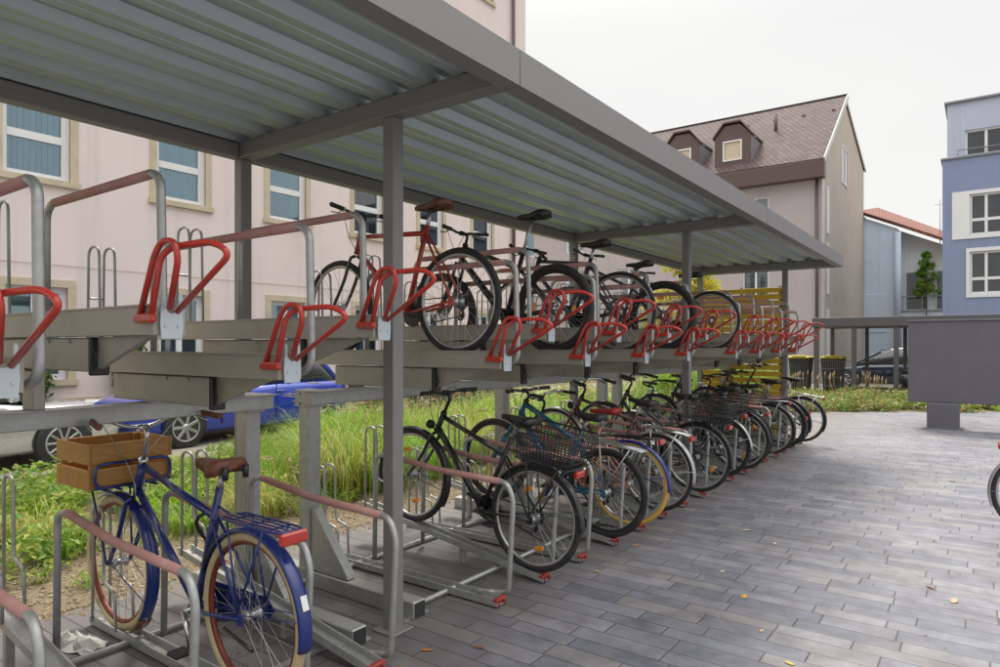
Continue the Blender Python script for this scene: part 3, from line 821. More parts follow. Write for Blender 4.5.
# ------------------------------------------------------------------ two-tier racks
SLOTS = {1: [-.8, -.3, .2, .7, 1.2, 1.7, 2.2], 2: [3.2, 3.7, 4.2, 4.7, 5.2, 5.7, 6.2, 6.7], 3: [7.7, 8.2, 8.7, 9.2, 9.7, 10.2, 10.7, 11.2]}
HIGH = {-.8: 0, -.3: 0, .2: 1, .7: 0, 1.2: 1, 1.7: 0, 2.2: 1, 3.2: 0, 3.7: 1, 4.2: 0, 4.7: 1, 5.2: 0, 5.7: 1, 6.2: 0, 6.7: 1, 7.7: 0, 8.2: 1, 8.7: 0, 9.2: 1, 9.7: 0, 10.2: 1, 10.7: 0, 11.2: 1}
HIGH[-.8] = 1; HIGH[-.3] = 0; HIGH[.2] = 1
def rack(posts, slots, label):
    y0 = posts[0]
    r = tag(empty('rack_frame', (-3.5, y0, 0)), label, 'bike rack', 'two-tier rack frames')
    for y in posts:
        yy = y - y0
        q = MB(); q.box((-.06, yy, .675), (.10, .10, 1.15), None, .006)
        q.box((-.06, yy, .106), (.14, .14, .012)); q.box((-.06, yy, 1.205), (.16, .12, .11), None, .004)
        for dx in (-.03, .03):
            for dz in (1.17, 1.235): q.lathe([(.009, 0), (.009, .008)], (-.06 + dx * .9, yy - .06, dz), (0, -1, 0), 6)
        p = q.build('rack_post', MT['galv'], r)
        q = MB()
        c = [(-.05, .05), (.05, .05), (.05, -.05), (-.05, -.05)]
        q.box((.16, yy, .05), (1.5, .098, .098), None, .006)
        bb = q.build('base_beam', MT['galv'], r)
        q = MB(); q.box((.911, yy, .05), (.004, .082, .082)); q.build('tube_end_shade', MT['hollow'], bb)  # dark plate on the solid beam, coloured like a shaded tube opening
        q = MB(); q.box((.845, yy - .07, .004), (.09, .06, .008)); q.box((.845, yy + .07, .004), (.09, .06, .008)); q.build('foot_plate', MT['galv'], bb)
        q = MB(); q.prism([(-.008, .104), (.34, .104), (.335, .125), (.012, .50), (-.008, .50)], 1, yy - .032, yy + .032); q.build('gusset', MT['galv'], r)
    a, b = posts[0] - .09 - y0, posts[-1] + .09 - y0
    q = MB(); q.box((.03, (a + b) / 2, 1.21), (.07, b - a, .085), None, .005); q.box((.045, (a + b) / 2, 1.256), (.14, b - a, .005)); q.build('long_beam', MT['galv'], r)
    for x in (-.05, .80):
        q = MB(); q.tube([(x, a + .02, .022), (x, b - .02 if x < 0 else b - .02, .022)], .017, 8); q.build('ground_bar', MT['galv'], r)
    for y in slots:
        z = 1.585 if HIGH[y] else 1.41
        q = MB(); q.box((.21, y - y0, z - .073), (.92, .066, .136), None, .006)
        for dx in (.3, .5): q.lathe([(.008, 0), (.008, .006)], (dx, y - y0 - .033, z - .02), (0, -1, 0), 6)
        if HIGH[y]: q.box((.04, y - y0, 1.346), (.12, .05, .176), None, .004)
        ar = q.build('fixed_arm', MT['arm'], r)
        q = MB(); q.box((.684, y - y0, z - .08), (.028, .072, .15), None, .006); q.box((.715, y - y0 + .01, z - .06), (.04, .04, .05), Matrix.Rotation(.4, 3, 'Y'), .008)
        q.tube([(.70, y - y0 - .03, z - .03), (.73, y - y0 - .028, z - .09), (.705, y - y0 - .03, z - .13)], .005, 6)
        q.build('end_cap', MT['blackplastic'], ar)
    return r
rack([-1.9, .35, 2.35], SLOTS[1], 'galvanised two-tier rack frame around the blue bicycle with the wooden crate')
rack([2.8, 4.95, 6.93], SLOTS[2], 'galvanised two-tier rack frame under the red bicycle')
rack([7.32, 9.45, 11.42], SLOTS[3], 'galvanised two-tier rack frame beside the yellow slat screen')

def make_tray(high):
    r = empty('upper_bike_tray')
    k = 1.06 if high else 1.0
    q = MB()   # channel, open at the top; local x=0 at the front end, z=0 at its underside
    c = [(-.055, 0), (.055, 0), (.055, .10), (.062, .10), (.062, .106), (.046, .106), (.046, .085), (.012, .07), (-.012, .07), (-.046, .085), (-.046, .106), (-.062, .106), (-.062, .10), (-.055, .10)]
    q.prism(c, 0, -2.0, -.01); q.build('channel', MT['tray'], r)
    q = MB()
    q.prism([(-.60, -.003), (-.60, -.14), (-.55, -.135), (-.15, -.012), (-.12, -.003)], 1, -.012, .012); q.build('gusset', MT['arm'], r)
    q = MB()
    pz = .022
    u = [(-.05, -.035), (.05, -.035), (.056, .02), (.05, .115), (.043, .125), (.034, .115)] + [(.034 * math.cos(a), .085 - .034 * math.sin(a)) for a in [PI * i / 8 for i in range(9)]] + [(-.034, .115), (-.043, .125), (-.05, .115), (-.056, .02)]
    u = [(a_ * .72, b_ + pz) for a_, b_ in u]
    q.prism(u, 0, 0, .006)
    for sy in (-.022, .022): q.lathe([(.006, 0), (.005, .004)], (.006, sy, .03), (1, 0, 0), 8)
    q.build('front_plate', MT['plate'], r)
    zb = .06
    q = MB()
    A = [(-.005, -.066, zb), (.035, -.055, zb + .19 * k), (.075, -.035, zb + .222 * k), (.225, .02, zb + .232 * k), (.305, .035, zb + .19 * k), (.0, .02, zb + .02)]
    q.bent(A, .0108, .05, 10, 6)
    B = [(-.085, -.066, zb), (.01, -.062, zb + .20 * k), (.045, -.055, zb + .24 * k), (.115, -.05, zb + .235 * k), (.13, -.045, zb + .18 * k), (.03, -.02, zb + .03)]
    q.bent(B, .0108, .05, 10, 6)
    q.box((-.045, -.068, zb - .004), (.125, .026, .032), None, .008)
    q.build('lifting_handle', MT['red'], r)
    q = MB()
    x0 = -.22 if high else .02
    xr = -1.28
    zt = .62 if not high else .60
    q.bent([(x0 - .28, .04, .012), (x0 - .1, .085, .012), (x0, .085, .05), (x0 - .015, .085, zt - .02), (x0 - .06, .085, zt + .02), (xr + .05, .085, zt + .02), (xr, .085, zt - .03), (xr, .085, .05)], .0165, .07, 10, 6)
    ho = q.build('hoop', MT['galv'], r)
    q = MB(); q.tube([(x0 - .09, .085, zt + .02), (xr + .09, .085, zt + .02)], .0195, 10); q.build('rubber_sleeve', MT['sleeve'], ho)
    q = MB()
    for sy in (-.04, .04):
        q.bent([(-1.76, sy, .06), (-1.745, sy, .68), (-1.62, sy, .68), (-1.60, sy, .06)], .0075, .06, 8, 8)
    q.bent([(-1.755, -.04, .40), (-1.77, 0, .40), (-1.755, .04, .40)], .006, .03, 6, 4)
    q.build('wheel_holder', MT['galv'], r)
    return r
def make_stand(high):
    r = empty('lower_bike_stand')
    sl = .15 if high else 0.0
    def zz(x): return .012 + max(0, (-x)) * sl
    q = MB()
    L0, L1 = -1.70, 0
    c = [(-.045, 0), (.045, 0), (.045, .042), (.036, .042), (.036, .012), (-.036, .012), (-.036, .042), (-.045, .042)]
    secs = [[Vector((x, y, zz(x) + z)) for y, z in c] for x in (L0, L1)]
    q.loft(secs, smooth=False); q.build('channel', MT['galv'], r)
    q = MB()
    q.box((-.014, 0, zz(0) + .034), (.035, .094, .022), None, .005); q.box((.002, .028, .030), (.018, .018, .036), None, .005); q.box((.002, -.028, .022), (.015, .015, .024), None, .004)
    q.build('end_cap', MT['redplastic'], r)
    q = MB()
    yo = .10
    q.bent([(-.20, .03, .045), (-.10, yo, .035), (-.02, yo, .05), (.015, yo, .62), (-.03, yo, .715), (-.62, yo, .735), (-1.08, yo, .79), (-1.165, yo, .76), (-1.18, yo, .03)], .0165, .07, 10, 6)
    ho = q.build('hoop', MT['galv'], r)
    q = MB(); q.tube(rounded([(-.085, yo, .7165), (-.62, yo, .735), (-1.06, yo, .787)], .05, 4), .0195, 10); q.build('rubber_sleeve', MT['sleeve'], ho)
    q = MB()
    zo = zz(-1.55)
    for sy in (-.045, .045):
        q.bent([(-1.66, sy, zo + .02), (-1.655, sy, zo + .66), (-1.535, sy, zo + .66), (-1.53, sy, zo + .26), (-1.40, sy, zo + .24), (-1.39, sy, zz(-1.39) + .03)], .0085, .06, 8, 7)
    q.build('wheel_holder', MT['galv'], r)
    if high:
        for xr_ in (-1.45, -.7): q = MB(); q.box((xr_, 0, zz(xr_) / 2), (.04, .04, zz(xr_)), None, .003); q.build('riser', MT['galv'], r)
    return r
P_tray = {0: make_tray(0), 1: make_tray(1)}; P_stand = {0: make_stand(0), 1: make_stand(1)}
first = {('t', 0): 1, ('t', 1): 1, ('s', 0): 1, ('s', 1): 1}
TRAY_LABEL, STAND_LABEL = {}, {}
TRAY_LABEL = {.7: 'empty upper tray at the near end, hoop and handle before the first pink-wall window',
 1.2: 'empty raised upper tray over the blue crate bicycle, second from the near end',
 1.7: 'empty low upper tray, third from the near end, red handle below the raised one',
 2.2: 'empty raised upper tray just before the red bicycle, handle partly behind the front shelter post',
 3.2: 'upper tray carrying the red bicycle', 3.7: 'empty raised upper tray between the red bicycle and the black mountain bike',
 4.2: 'upper tray carrying the black mountain bike with the high saddle', 4.7: 'empty raised upper tray between the mountain bike and the dark bike with bullhorn bars',
 5.2: 'upper tray carrying the dark bike with bullhorn bars', 5.7: 'empty raised upper tray between the bullhorn bike and the fat-tyred bike',
 6.2: 'upper tray carrying the bike with the fat smooth tyres', 6.7: 'empty raised upper tray just before the second front shelter post',
 7.7: 'upper tray carrying the last bicycle of the upper tier', 8.2: 'empty raised upper tray right after the last upper bicycle',
 8.7: 'empty upper tray, sixth from the yellow slat screen', 9.2: 'empty raised upper tray, fifth from the yellow slat screen',
 9.7: 'empty upper tray, fourth from the yellow slat screen', 10.2: 'empty raised upper tray, third from the yellow slat screen',
 10.7: 'empty upper tray, second from the yellow slat screen', 11.2: 'empty raised upper tray beside the yellow slat screen'}
STAND_LABEL = {.7: 'empty ground-level stand with pink sleeved hoop at the near end of the row', 1.2: 'empty ground-level stand whose pink sleeved hoop crosses in front of the blue crate bicycle',
 1.7: 'ground-level stand holding the blue crate bicycle', 2.2: 'empty ramped ground-level stand beside the near front shelter post',
 3.2: 'empty flat ground-level stand between the shelter post and the black basket bicycle', 3.7: 'ramped ground-level stand holding the black bicycle with the rear wire basket',
 4.2: 'empty flat ground-level stand between the black basket bicycle and the teal bicycle', 4.7: 'ramped ground-level stand holding the teal bicycle',
 5.2: 'flat ground-level stand holding the bicycle with yellow tyres', 5.7: 'ramped ground-level stand holding the bicycle with silver mudguards',
 6.2: 'empty flat ground-level stand after the silver mudguard bicycle', 6.7: 'ramped ground-level stand holding the dark bicycle with the big black basket',
 7.7: 'flat ground-level stand holding the grey bicycle with a pale rear mudguard', 8.2: 'ramped ground-level stand holding the black bicycle with amber wheel reflectors',
 8.7: 'flat ground-level stand holding the black mountain bike of the lower tier', 9.2: 'empty ramped ground-level stand, fifth from the slat screen',
 9.7: 'flat ground-level stand holding the dark red bicycle', 10.2: 'ramped ground-level stand holding the olive bicycle',
 10.7: 'flat ground-level stand holding the bicycle with the amber front basket', 11.2: 'ramped ground-level stand holding the last bicycle before the slat screen'}
rr = random.Random(4)
for m_ in (1, 2, 3):
    for y in SLOTS[m_]:
        h = HIGH[y]
        for key, P, lab, loc, grp, cat in (('t', P_tray, TRAY_LABEL, (-2.27, y, 1.585 if h else 1.41), 'pull-out trays of the upper tier', 'bike tray'),
                                           ('s', P_stand, STAND_LABEL, (-2.30, y, 0), 'wheel stands of the lower tier', 'bike stand')):
            if y not in lab: continue
            if first[(key, h)]: o = P[h]; first[(key, h)] = 0
            else: o = copy_tree(P[h])
            if y == .7: loc = (loc[0], .712, loc[2])
            o.location = (loc[0] + rr.uniform(-.008, .008), loc[1], loc[2])
            tag(o, lab[y], cat, grp)

# ------------------------------------------------------------------ the bicycles
GL = 'bicycles on the ground-level stands'; GU = 'bicycles on the upper tier'
V = MT
black = paint((.016, .016, .018)); darkgrey = paint((.05, .05, .055))
blue = paint((.007, .023, .155)); teal = paint((.012, .11, .19)); redp = paint((.42, .035, .02))
def lower(y, o, dx=0, jit=0.0):
    h = HIGH[y]
    X = -2.45 + dx
    z = .024 + ((.15 * (-2.30 - X)) + .012 if h else .004)
    return make_bike((X, y, z), PI + jit, math.atan(.15) if h else 0.0, dict(o, group=GL))
def upper(y, o, X=-2.58, jit=0.0):
    return make_bike((X, y, 1.487), PI + jit, 0, dict(o, group=GU))

lower(1.7, dict(label='blue city bicycle with brown saddle, cream tyres and a wooden crate on its front carrier', paint=blue, style='slope', R=.36, tr=.024, wb=1.20, size=.585, tube=.017,
    tyre=V['cream'], rim=mat('brown_rim', (.20, .04, .025), .4, .2), guard=blue, gw=.034, front_end=222, rear_end=190, flap=True, saddle_m=V['leather'], sad_w=.095, springs=True, post=.10, bar='swept', bar_w=.30, bar_m=V['chrome'], stem_m=V['chrome'],
    stem=.16, grip_m=V['leather'], lever_m=V['chrome'], carrier=blue, gears=False, chain_guard=blue, crate=(.79, 1.02), crate_x=1.25, lock=V['blackplastic'], crank=1.2, crank_m=V['chrome'], cable_m=V['alu'], head=.19, sad_x=.07, sad_k=1.35, tail_big=True), dx=-.10)
lower(3.7, dict(label='black trekking bicycle with a black wire basket on its rear carrier', paint=black, style='slope', R=.352, tr=.022, wb=1.11, guard=black, gw=.027, rear_end=178, front_end=205, size=.55, fat_down=True,
    carrier=black, basket=V['blackmetal'], bar='flat', stem=.14, lamp=True, refl=1.2, crank=.2, sad_w=.085, post=.13))
lower(4.7, dict(label='teal mountain bicycle without mudguards beside the basket bicycle', paint=teal, style='slope', R=.348, tr=.024, wb=1.09, tube=.02, fat_down=True, top=1.15, size=.52, susp=1, bar='flat', bar_w=.32, stem=.07, bottle=None, lever_m=V['alu'], crank=-.4, rim=V['blackmetal'], post=.10, carrier=V['alu'], tail=False, stand=False), dx=.02)
lower(5.2, dict(label='bicycle with yellow tyres, blue rear mudguard and peach frame', paint=paint((.45, .20, .13)), style='mixte', R=.352, tr=.022, wb=1.1, guard=paint((.015, .02, .20)), tyre=V['yellowtyre'], rim=V['chrome'], bar='swept', bar_m=V['chrome'], saddle_m=mat('red_saddle', (.30, .02, .02), .5), rear_end=185, carrier=V['blackmetal'], stem=.14, gears=False, bell=True, crank=.9), dx=.03, jit=.03)
lower(5.7, dict(label='old bicycle with silver mudguards and red tail light', paint=paint((.10, .03, .03)), style='diamond', R=.352, tr=.02, wb=1.09, guard=V['alu'], bar='swept', bar_m=V['chrome'], carrier=V['chrome'], rear_end=185, stem=.10, lamp=True, crank=2.2, gears=False, sad_w=.09), dx=.01, jit=-.02)
lower(6.7, dict(label='dark bicycle with a big black basket behind the second front shelter post', paint=darkgrey, style='trapez', R=.352, tr=.021, wb=1.09, guard=black, carrier=black, basket=V['blackmetal'], bar='swept', stem=.12, refl=.4, rear_end=185, crank=.3), dx=.03)
lower(7.7, dict(label='grey bicycle with a pale rear mudguard and red reflector', rim=V['blackmetal'], paint=paint((.10, .10, .11)), style='step', R=.35, tr=.021, wb=1.08, guard=V['alu'], carrier=black, basket=V['blackmetal'], bar='swept', stem=.14, rear_end=180, crank=1.7), dx=0, jit=.02)
lower(8.2, dict(label='black bicycle with amber wheel reflectors in the lower row', paint=black, style='diamond', R=.352, tr=.021, wb=1.08, guard=black, refl=1.0, carrier=black, bar='flat', stem=.10, rear_end=175, crank=.8), dx=.02)
lower(8.7, dict(label='black mountain bike with wide tyres in the lower row', paint=black, style='slope', R=.35, tr=.027, wb=1.08, susp=1, bar='rise', refl=2.3, stem=.06, crank=2.6, rim=V['blackmetal']), dx=.0, jit=-.02)
lower(9.7, dict(label='dark red bicycle well down the lower row', paint=paint((.20, .015, .015)), style='trapez', R=.352, tr=.021, wb=1.08, guard=black, carrier=V['alu'], bar='swept', stem=.14, crank=1.1), dx=.03)
lower(10.2, dict(label='olive bicycle third before the slat screen', rim=V['blackmetal'], paint=paint((.07, .085, .04)), style='diamond', R=.35, tr=.02, wb=1.08, guard=black, bar='flat', stem=.1, crank=.4), dx=.02, jit=.02)
lower(10.7, dict(label='bicycle with an amber front basket second before the slat screen', rim=V['blackmetal'], paint=darkgrey, style='step', R=.35, tr=.021, wb=1.08, guard=black, front_basket=mat('amber_basket', (.55, .25, .03), .5), bar='swept', stem=.16, crank=.2), dx=.04)
lower(11.2, dict(label='last bicycle of the lower row, dark mudguards beside the slat screen', paint=paint((.14, .14, .15)), style='mixte', R=.352, tr=.02, wb=1.08, guard=black, carrier=V['chrome'], bar='swept', bar_m=V['chrome'], stem=.15, crank=2.0), dx=.10)

upper(3.2, dict(label='red bicycle with brown saddle on the upper tier', paint=redp, style='diamond', R=.335, tr=.022, wb=1.10, size=.56, bar='flat', bar_w=.29, stem=.12, post=.12, saddle_m=V['leather'], fork_m=paint((.03, .03, .03)), crank=.1, crank_m=V['blackmetal'], stand=False, rim=V['alu'], lever_m=V['alu'], sad_w=.08), X=-2.64)
upper(4.2, dict(label='black mountain bike with a silver seatpost and high saddle on the upper tier', paint=black, style='slope', R=.33, tr=.029, wb=1.08, size=.50, fat_down=True, tube=.019, susp=1, bar='flat', bar_w=.33, stem=.08, post=.27, disc=True, refl=.1, crank=.5, rim=V['blackmetal'], steer=.12), X=-2.55)
upper(5.2, dict(label='dark bike with bullhorn bars on the upper tier', paint=paint((.02, .035, .055)), style='diamond', R=.345, tr=.018, wb=1.03, size=.54, bar='bullhorn', stem=.06, post=.12, crank=.9, gears=True), X=-2.52)
upper(6.2, dict(label='dark bike with fat smooth tyres on the upper tier', paint=darkgrey, style='slope', R=.345, tr=.032, wb=1.07, size=.46, fat_down=True, bar='flat', bar_w=.32, stem=.09, post=.12, susp=1, crank=2.0, refl=1.5, rim=V['blackmetal']), X=-2.53)
upper(7.7, dict(label='last bicycle of the upper tier, thin black tyres before the yellow slats', paint=paint((.12, .12, .13)), style='diamond', R=.345, tr=.02, wb=1.06, size=.50, bar='flat', stem=.08, post=.10, crank=.7, tail=False), X=-2.56)
# bicycle at the right-hand side of the forecourt, of which the rear wheel shows
make_bike((.40, 6.83, 0), .05, 0, dict(label='pale silver bicycle standing on the open paving across from the rack', paint=paint((.6, .6, .6)), style='step', R=.352, tr=.021, wb=1.1, guard=V['alu'], carrier=V['chrome'], bar='swept', bar_m=V['chrome'], stem=.15, crank=1.0, group=None))

# ------------------------------------------------------------------ information board on the forecourt
MT['board'] = mat('board_paint', (.115, .112, .135), .55, 0, .05, 4, .03, 90, dirt=(.16, .155, .16), dscale=2, damt=.3)
ib = tag(empty('display_board', (-.57, 14.8, 0)), 'big blank grey board on a square pedestal at the far end of the forecourt', 'board')
q = MB(); q.box((.92, .1, 1.236), (3.0, .2, 1.52), None, .008); q.build('panel', MT['board'], ib)
q = MB(); q.box((.92, .1, 2.005), (3.04, .24, .03), None, .004); q.build('cap_strip', MT['board'], ib)
for x in (-.02, 1.85): q = MB(); q.box((x, .1, .008), (.62, .54, .016), None, .004); q.build('base_plate', MT['board'], ib)
for x in (-.02, 1.85):
    q = MB(); q.box((x, .1, .237), (.5, .42, .474), None, .01); q.build('pedestal', MT['board'], ib)

# ------------------------------------------------------------------ bin enclosure
def XF(mb, root):
    l = root.location.copy(); mb.xf = lambda v: Vector(v) - l; return mb
MT['encl'] = mat('enclosure_paint', (.10, .10, .11), .5, .2, .08, 6, dirt=(.16, .15, .14), dscale=2, damt=.3)
en = tag(empty('bin_enclosure', (-1, 22.5, 0)), 'dark grey flat-roofed bin enclosure with steel posts and mesh panels', 'bin shelter')
q = XF(MB(), en); q.box((-.3, 22.9, 2.215), (7.6, 2.9, .27), None, .01); q.build('roof', MT['encl'], en)
for x in (-4.0, -3.0, -1.95, -.7, .6, 1.9, 3.2):
    for yy in (21.55, 24.2):
        q = XF(MB(), en); q.box((x, yy, 1.04), (.12 if yy < 22 else .1, .12, 2.08), None, .004); q.build('post', MT['encl'], en)
for i, (xa, xb) in enumerate(((-3.94, -3.06), (-1.89, -.76), (-.64, .54), (.66, 1.84))):
    q = XF(MB(), en)
    k = int((xb - xa) / .06)
    for j in range(k + 1): q.tube([(xa + (xb - xa) * j / k, 21.55, .08), (xa + (xb - xa) * j / k, 21.55, 1.1)], .004, 4)
    for z in (.1, .35, .6, .85, 1.08): q.tube([(xa, 21.545, z), (xb, 21.545, z)], .005, 4)
    q.build('mesh_panel', MT['encl'], en)
def bin_(x, y, lab, s=1.0):
    b = tag(empty('wheelie_bin', (x, y, 0)), lab, 'bin', 'bins with yellow lids')
    q = MB()
    secs = [[Vector((a * w * .58, b_ * w * .62, z)) for a, b_ in ((-1, -1), (1, -1), (1, 1), (-1, 1))] for w, z in ((.40, .12), (.43, .2), (.52, 1.08), (.54, 1.08), (.54, 1.12))]
    q.loft([[v * s for v in c] for c in secs], smooth=False); q.build('body', mat('bin_grey', (.03, .032, .035), .6), b)
    q = MB(); q.box((0, 0, 1.16 * s), (.66 * s, .72 * s, .07 * s), None, .03); q.box((0, -.34 * s, 1.20 * s), (.4 * s, .08, .05), None, .02); q.build('lid', mat('bin_yellow', (.62, .50, .04), .5), b)
    q = MB()
    for sx in (-1, 1):
        for sy in (-.6, .6): q.lathe([(.08, -.03), (.08, .03)], (sx * .19 * s, sy * .34 * s, .08), (0, 1, 0), 12)
    q.build('castor', MT['rubber'], b)
bin_(-4.72, 23.0, 'wheeled bin with yellow lid standing outside the enclosure'); bin_(-3.78, 23.0, 'wheeled bin with yellow lid in the first enclosure bay'); bin_(-.62, 23.4, 'wheeled bin with yellow lid, farthest from the slat screen')

# ------------------------------------------------------------------ cars
def make_car(name, loc, yaw, label, pm, Lc, Hc, kind, rim):
    r = tag(empty(name, loc, (0, 0, yaw)), label, 'car', 'cars parked behind the shelter')
    W = .87; h = Lc / 2; Rw = .31
    belt = Hc * .62
    # body stations: x, bottom, top, half width
    if kind == 'hatch': st = [(-h, .42, .72, .70), (-h + .05, .30, belt - .02, .80), (-h + .35, .22, belt, W), (-.6, .2, belt, W), (.55, .2, belt - .04, W), (h - 1.05, .2, belt - .1, W), (h - .4, .22, .76, W - .04), (h - .08, .26, .66, .74), (h, .34, .56, .66)]
    else: st = [(-h, .42, .74, .70), (-h + .06, .30, belt, .80), (-h + .4, .22, belt + .02, W), (-.7, .2, belt, W), (.5, .2, belt - .03, W), (h - 1.1, .2, belt - .1, W), (h - .4, .22, .78, W - .04), (h - .08, .26, .66, .76), (h, .34, .56, .66)]
    secs = []
    for x, zb, zt, wv in st:
        m_ = (zb + zt) / 2
        secs.append([Vector((x, y, z)) for y, z in ((-wv * .86, zb), (-wv * .97, zb + .06), (-wv, m_), (-wv * .985, zt - .10), (-wv * .93, zt - .015), (-wv * .6, zt + .012), (0, zt + .02), (wv * .6, zt + .012), (wv * .93, zt - .015), (wv * .985, zt - .10), (wv, m_), (wv * .97, zb + .06), (wv * .86, zb))])
    q = MB(); q.loft(secs); q.build('body', pm, r)
    # greenhouse
    rear = -h + (.18 if kind == 'hatch' else .75)
    gs = [(rear, belt - .02, belt - .01, .70, .70), (rear + .42, belt - .02, Hc - .05, .77, .60), (rear + 1.0, belt - .02, Hc, .79, .62), (rear + 1.8, belt - .03, Hc - .01, .80, .62), (rear + 2.25, belt - .05, Hc - .09, .79, .58), (h - .98, belt - .1, belt - .07, .74, .70)]
    q = MB(); q.loft([[Vector((x, y, z)) for y, z in ((-wb_, zb), (-(wb_ + wr) / 2 - .015, (zb + zt) / 2), (-wr, zt - .035), (-wr + .09, zt), (wr - .09, zt), (wr, zt - .035), ((wb_ + wr) / 2 + .015, (zb + zt) / 2), (wb_, zb))] for x, zb, zt, wb_, wr in gs])
    q.build('windows', MT['darkglass'], r)
    q = MB()
    top = [gs[1], gs[2], gs[3], gs[4]]
    q.loft([[Vector((x, y, z)) for y, z in ((-wr - .004, zt - .045), (-wr + .085, zt + .008), (0, zt + .018), (wr - .085, zt + .008), (wr + .004, zt - .045), (wr - .03, zt - .045), (-wr + .03, zt - .045))] for x, zb, zt, wb_, wr in top])
    rf = q.build('roof', pm, r)
    q = MB()
    for sy in (-1, 1):
        for (i, j, rr_) in ((0, 1, .05), (5, 4, .035)):
            a, b = gs[i], gs[j]
            q.tube([(a[0], sy * (a[3] + .0), a[1]), (b[0], sy * (b[4] + .005), b[2] - .03)], rr_, 6)
        m3 = gs[2]; q.tube([(m3[0] + .15, sy * (m3[3] + .006), m3[1]), (m3[0] + .1, sy * (m3[4] + .012), m3[2] - .03)], .03, 6)
    q.build('pillar', pm, rf)
    for sx in (-1, 1):
        wx = h - .78 if sx > 0 else -h + .72
        for sy in (-1, 1):
            q = MB(); q.lathe([(.338, 0), (.338, .012)], (wx, sy * (W - .012), Rw + .02), (0, sy, 0), 28, False)
            ar = q.build('wheel_arch', MT['blackplastic'], r)
            q = MB(); q.lathe([(.2, -.1), (Rw - .02, -.1), (Rw, -.08), (Rw, .015), (Rw - .02, .03), (.2, .03)], (wx, sy * W, Rw), (0, sy, 0), 32)
            wh = q.build('wheel', MT['rubber'], r)
            q = MB(); q.lathe([(.215, .015), (.215, .034), (.195, .034), (.19, .02), (.19, .016)], (wx, sy * W, Rw), (0, sy, 0), 30)
            q.lathe([(.06, .01), (.055, .036), (.02, .04)], (wx, sy * W, Rw), (0, sy, 0), 14)
            for k in range(rim):
                a = 2 * PI * k / rim
                q.box((wx + .125 * math.cos(a), sy * (W + .026), Rw + .125 * math.sin(a)), (.15, .016, .045 if rim < 9 else .028), Matrix.Rotation(-a, 3, 'Y'), .004)
            q.build('rim', MT['alu'], wh)
            q = MB(); q.lathe([(.19, .008), (.19, .016)], (wx, sy * W, Rw), (0, sy, 0), 24, False); q.build('rim_back', MT['blackmetal'], wh)
    for sy in (-1, 1):
        q = MB(); q.box((h - .13, sy * .60, .64), (.2, .28, .13), Matrix.Rotation(-sy * .35, 3, 'Z'), .04); q.build('headlight', MT['lens'], r)
        q = MB(); q.box((-h + .05, sy * .66, .80), (.1, .2, .2), None, .03); q.build('tail_light', MT['redlens'], r)
        q = MB(); q.box((h - 1.35, sy * .95, belt + .02), (.1, .17, .11), None, .03); q.build('wing_mirror', pm, r)
        q = MB()
        for xx in (.62, -.38): q.box((xx, sy * (W - .004), .62), (.007, .012, .62))
        q.build('door_seam', MT['blackplastic'], r)
        for xx in (-.25, .75 - 1.0 + .95):
            q = MB(); q.box((xx - .2, sy * (W - .002), belt - .13), (.16, .03, .028), None, .01); q.build('door_handle', pm, r)
    q = MB(); q.box((h - .02, 0, .42), (.06, .9, .12), None, .02); q.build('grille', MT['blackplastic'], r)
    return r
make_car('parked_car', (-10.3, 2.28, .004), R_(90), 'silver car parked behind the shelter at the near end', paint((.62, .63, .65), .8, .5, .25), 4.2, 1.45, 'saloon', 10)
make_car('parked_car', (-10.55, 6.55, .004), R_(-90), 'bright blue hatchback parked behind the shelter', paint((.01, .045, .42), .9, .1, .2), 4.0, 1.45, 'hatch', 7)
make_car('parked_car', (-10.4, 11.9, .004), R_(90), 'dark grey car parked beyond the blue hatchback', paint((.03, .032, .035), .8, .2, .25), 4.3, 1.42, 'saloon', 8)
c_ = make_car('parked_car', (-2.6, 27.2, .004), R_(180), 'dark blue car parked behind the bin enclosure', paint((.02, .03, .06), .8, .3, .2), 4.3, 1.45, 'hatch', 8); c_['group'] = ''
del c_['group']
# motor scooter in the enclosure
ms = tag(empty('motor_scooter', (-1.35, 22.6, 0), (0, 0, R_(35))), 'dark motor scooter with chrome mirrors parked in the open enclosure bay', 'scooter')
q = MB()
q.loft([[Vector((x, w_ * a, zc + hh * b)) for a, b in ((-1, -.6), (-.8, .8), (0, 1), (.8, .8), (1, -.6), (0, -1))] for x, w_, zc, hh in ((-.75, .08, .62, .06), (-.6, .17, .58, .2), (-.2, .19, .52, .24), (.0, .16, .42, .16), (.15, .15, .26, .06), (.4, .17, .25, .06))])
q.loft([[Vector((x, w_ * a, z)) for a, x in ((-1, x0), (-.6, x0 + .09), (.6, x0 + .09), (1, x0), (.6, x0 - .02), (-.6, x0 - .02))] for x0, z, w_ in ((.42, .22, .17), (.47, .5, .22), (.42, .85, .18), (.36, 1.0, .1))])
q.build('body', paint((.02, .03, .06), .8), ms)
q = MB(); q.loft([[Vector((x, w_ * a, .77 + z * b)) for a, b in ((-1, 0), (-.8, 1), (.8, 1), (1, 0))] for x, w_, z in ((-.7, .1, .05), (-.4, .16, .08), (-.05, .12, .05))]); q.build('seat', MT['vinyl'], ms)
q = MB(); q.bent([(.36, -.33, 1.05), (.40, -.12, 1.02), (.40, .12, 1.02), (.36, .33, 1.05)], .016, .06)
for sy in (-1, 1): q.tube([(.40, sy * .16, 1.02), (.42, sy * .3, 1.25)], .007, 6)
q.build('handlebar', MT['blackmetal'], ms)
for sy in (-1, 1):
    q = MB(); q.lathe([(.02, -.02), (.065, -.005), (.065, .008)], (.42, sy * .33, 1.28), (-1, 0, 0), 14); q.build('mirror', MT['chrome'], ms)
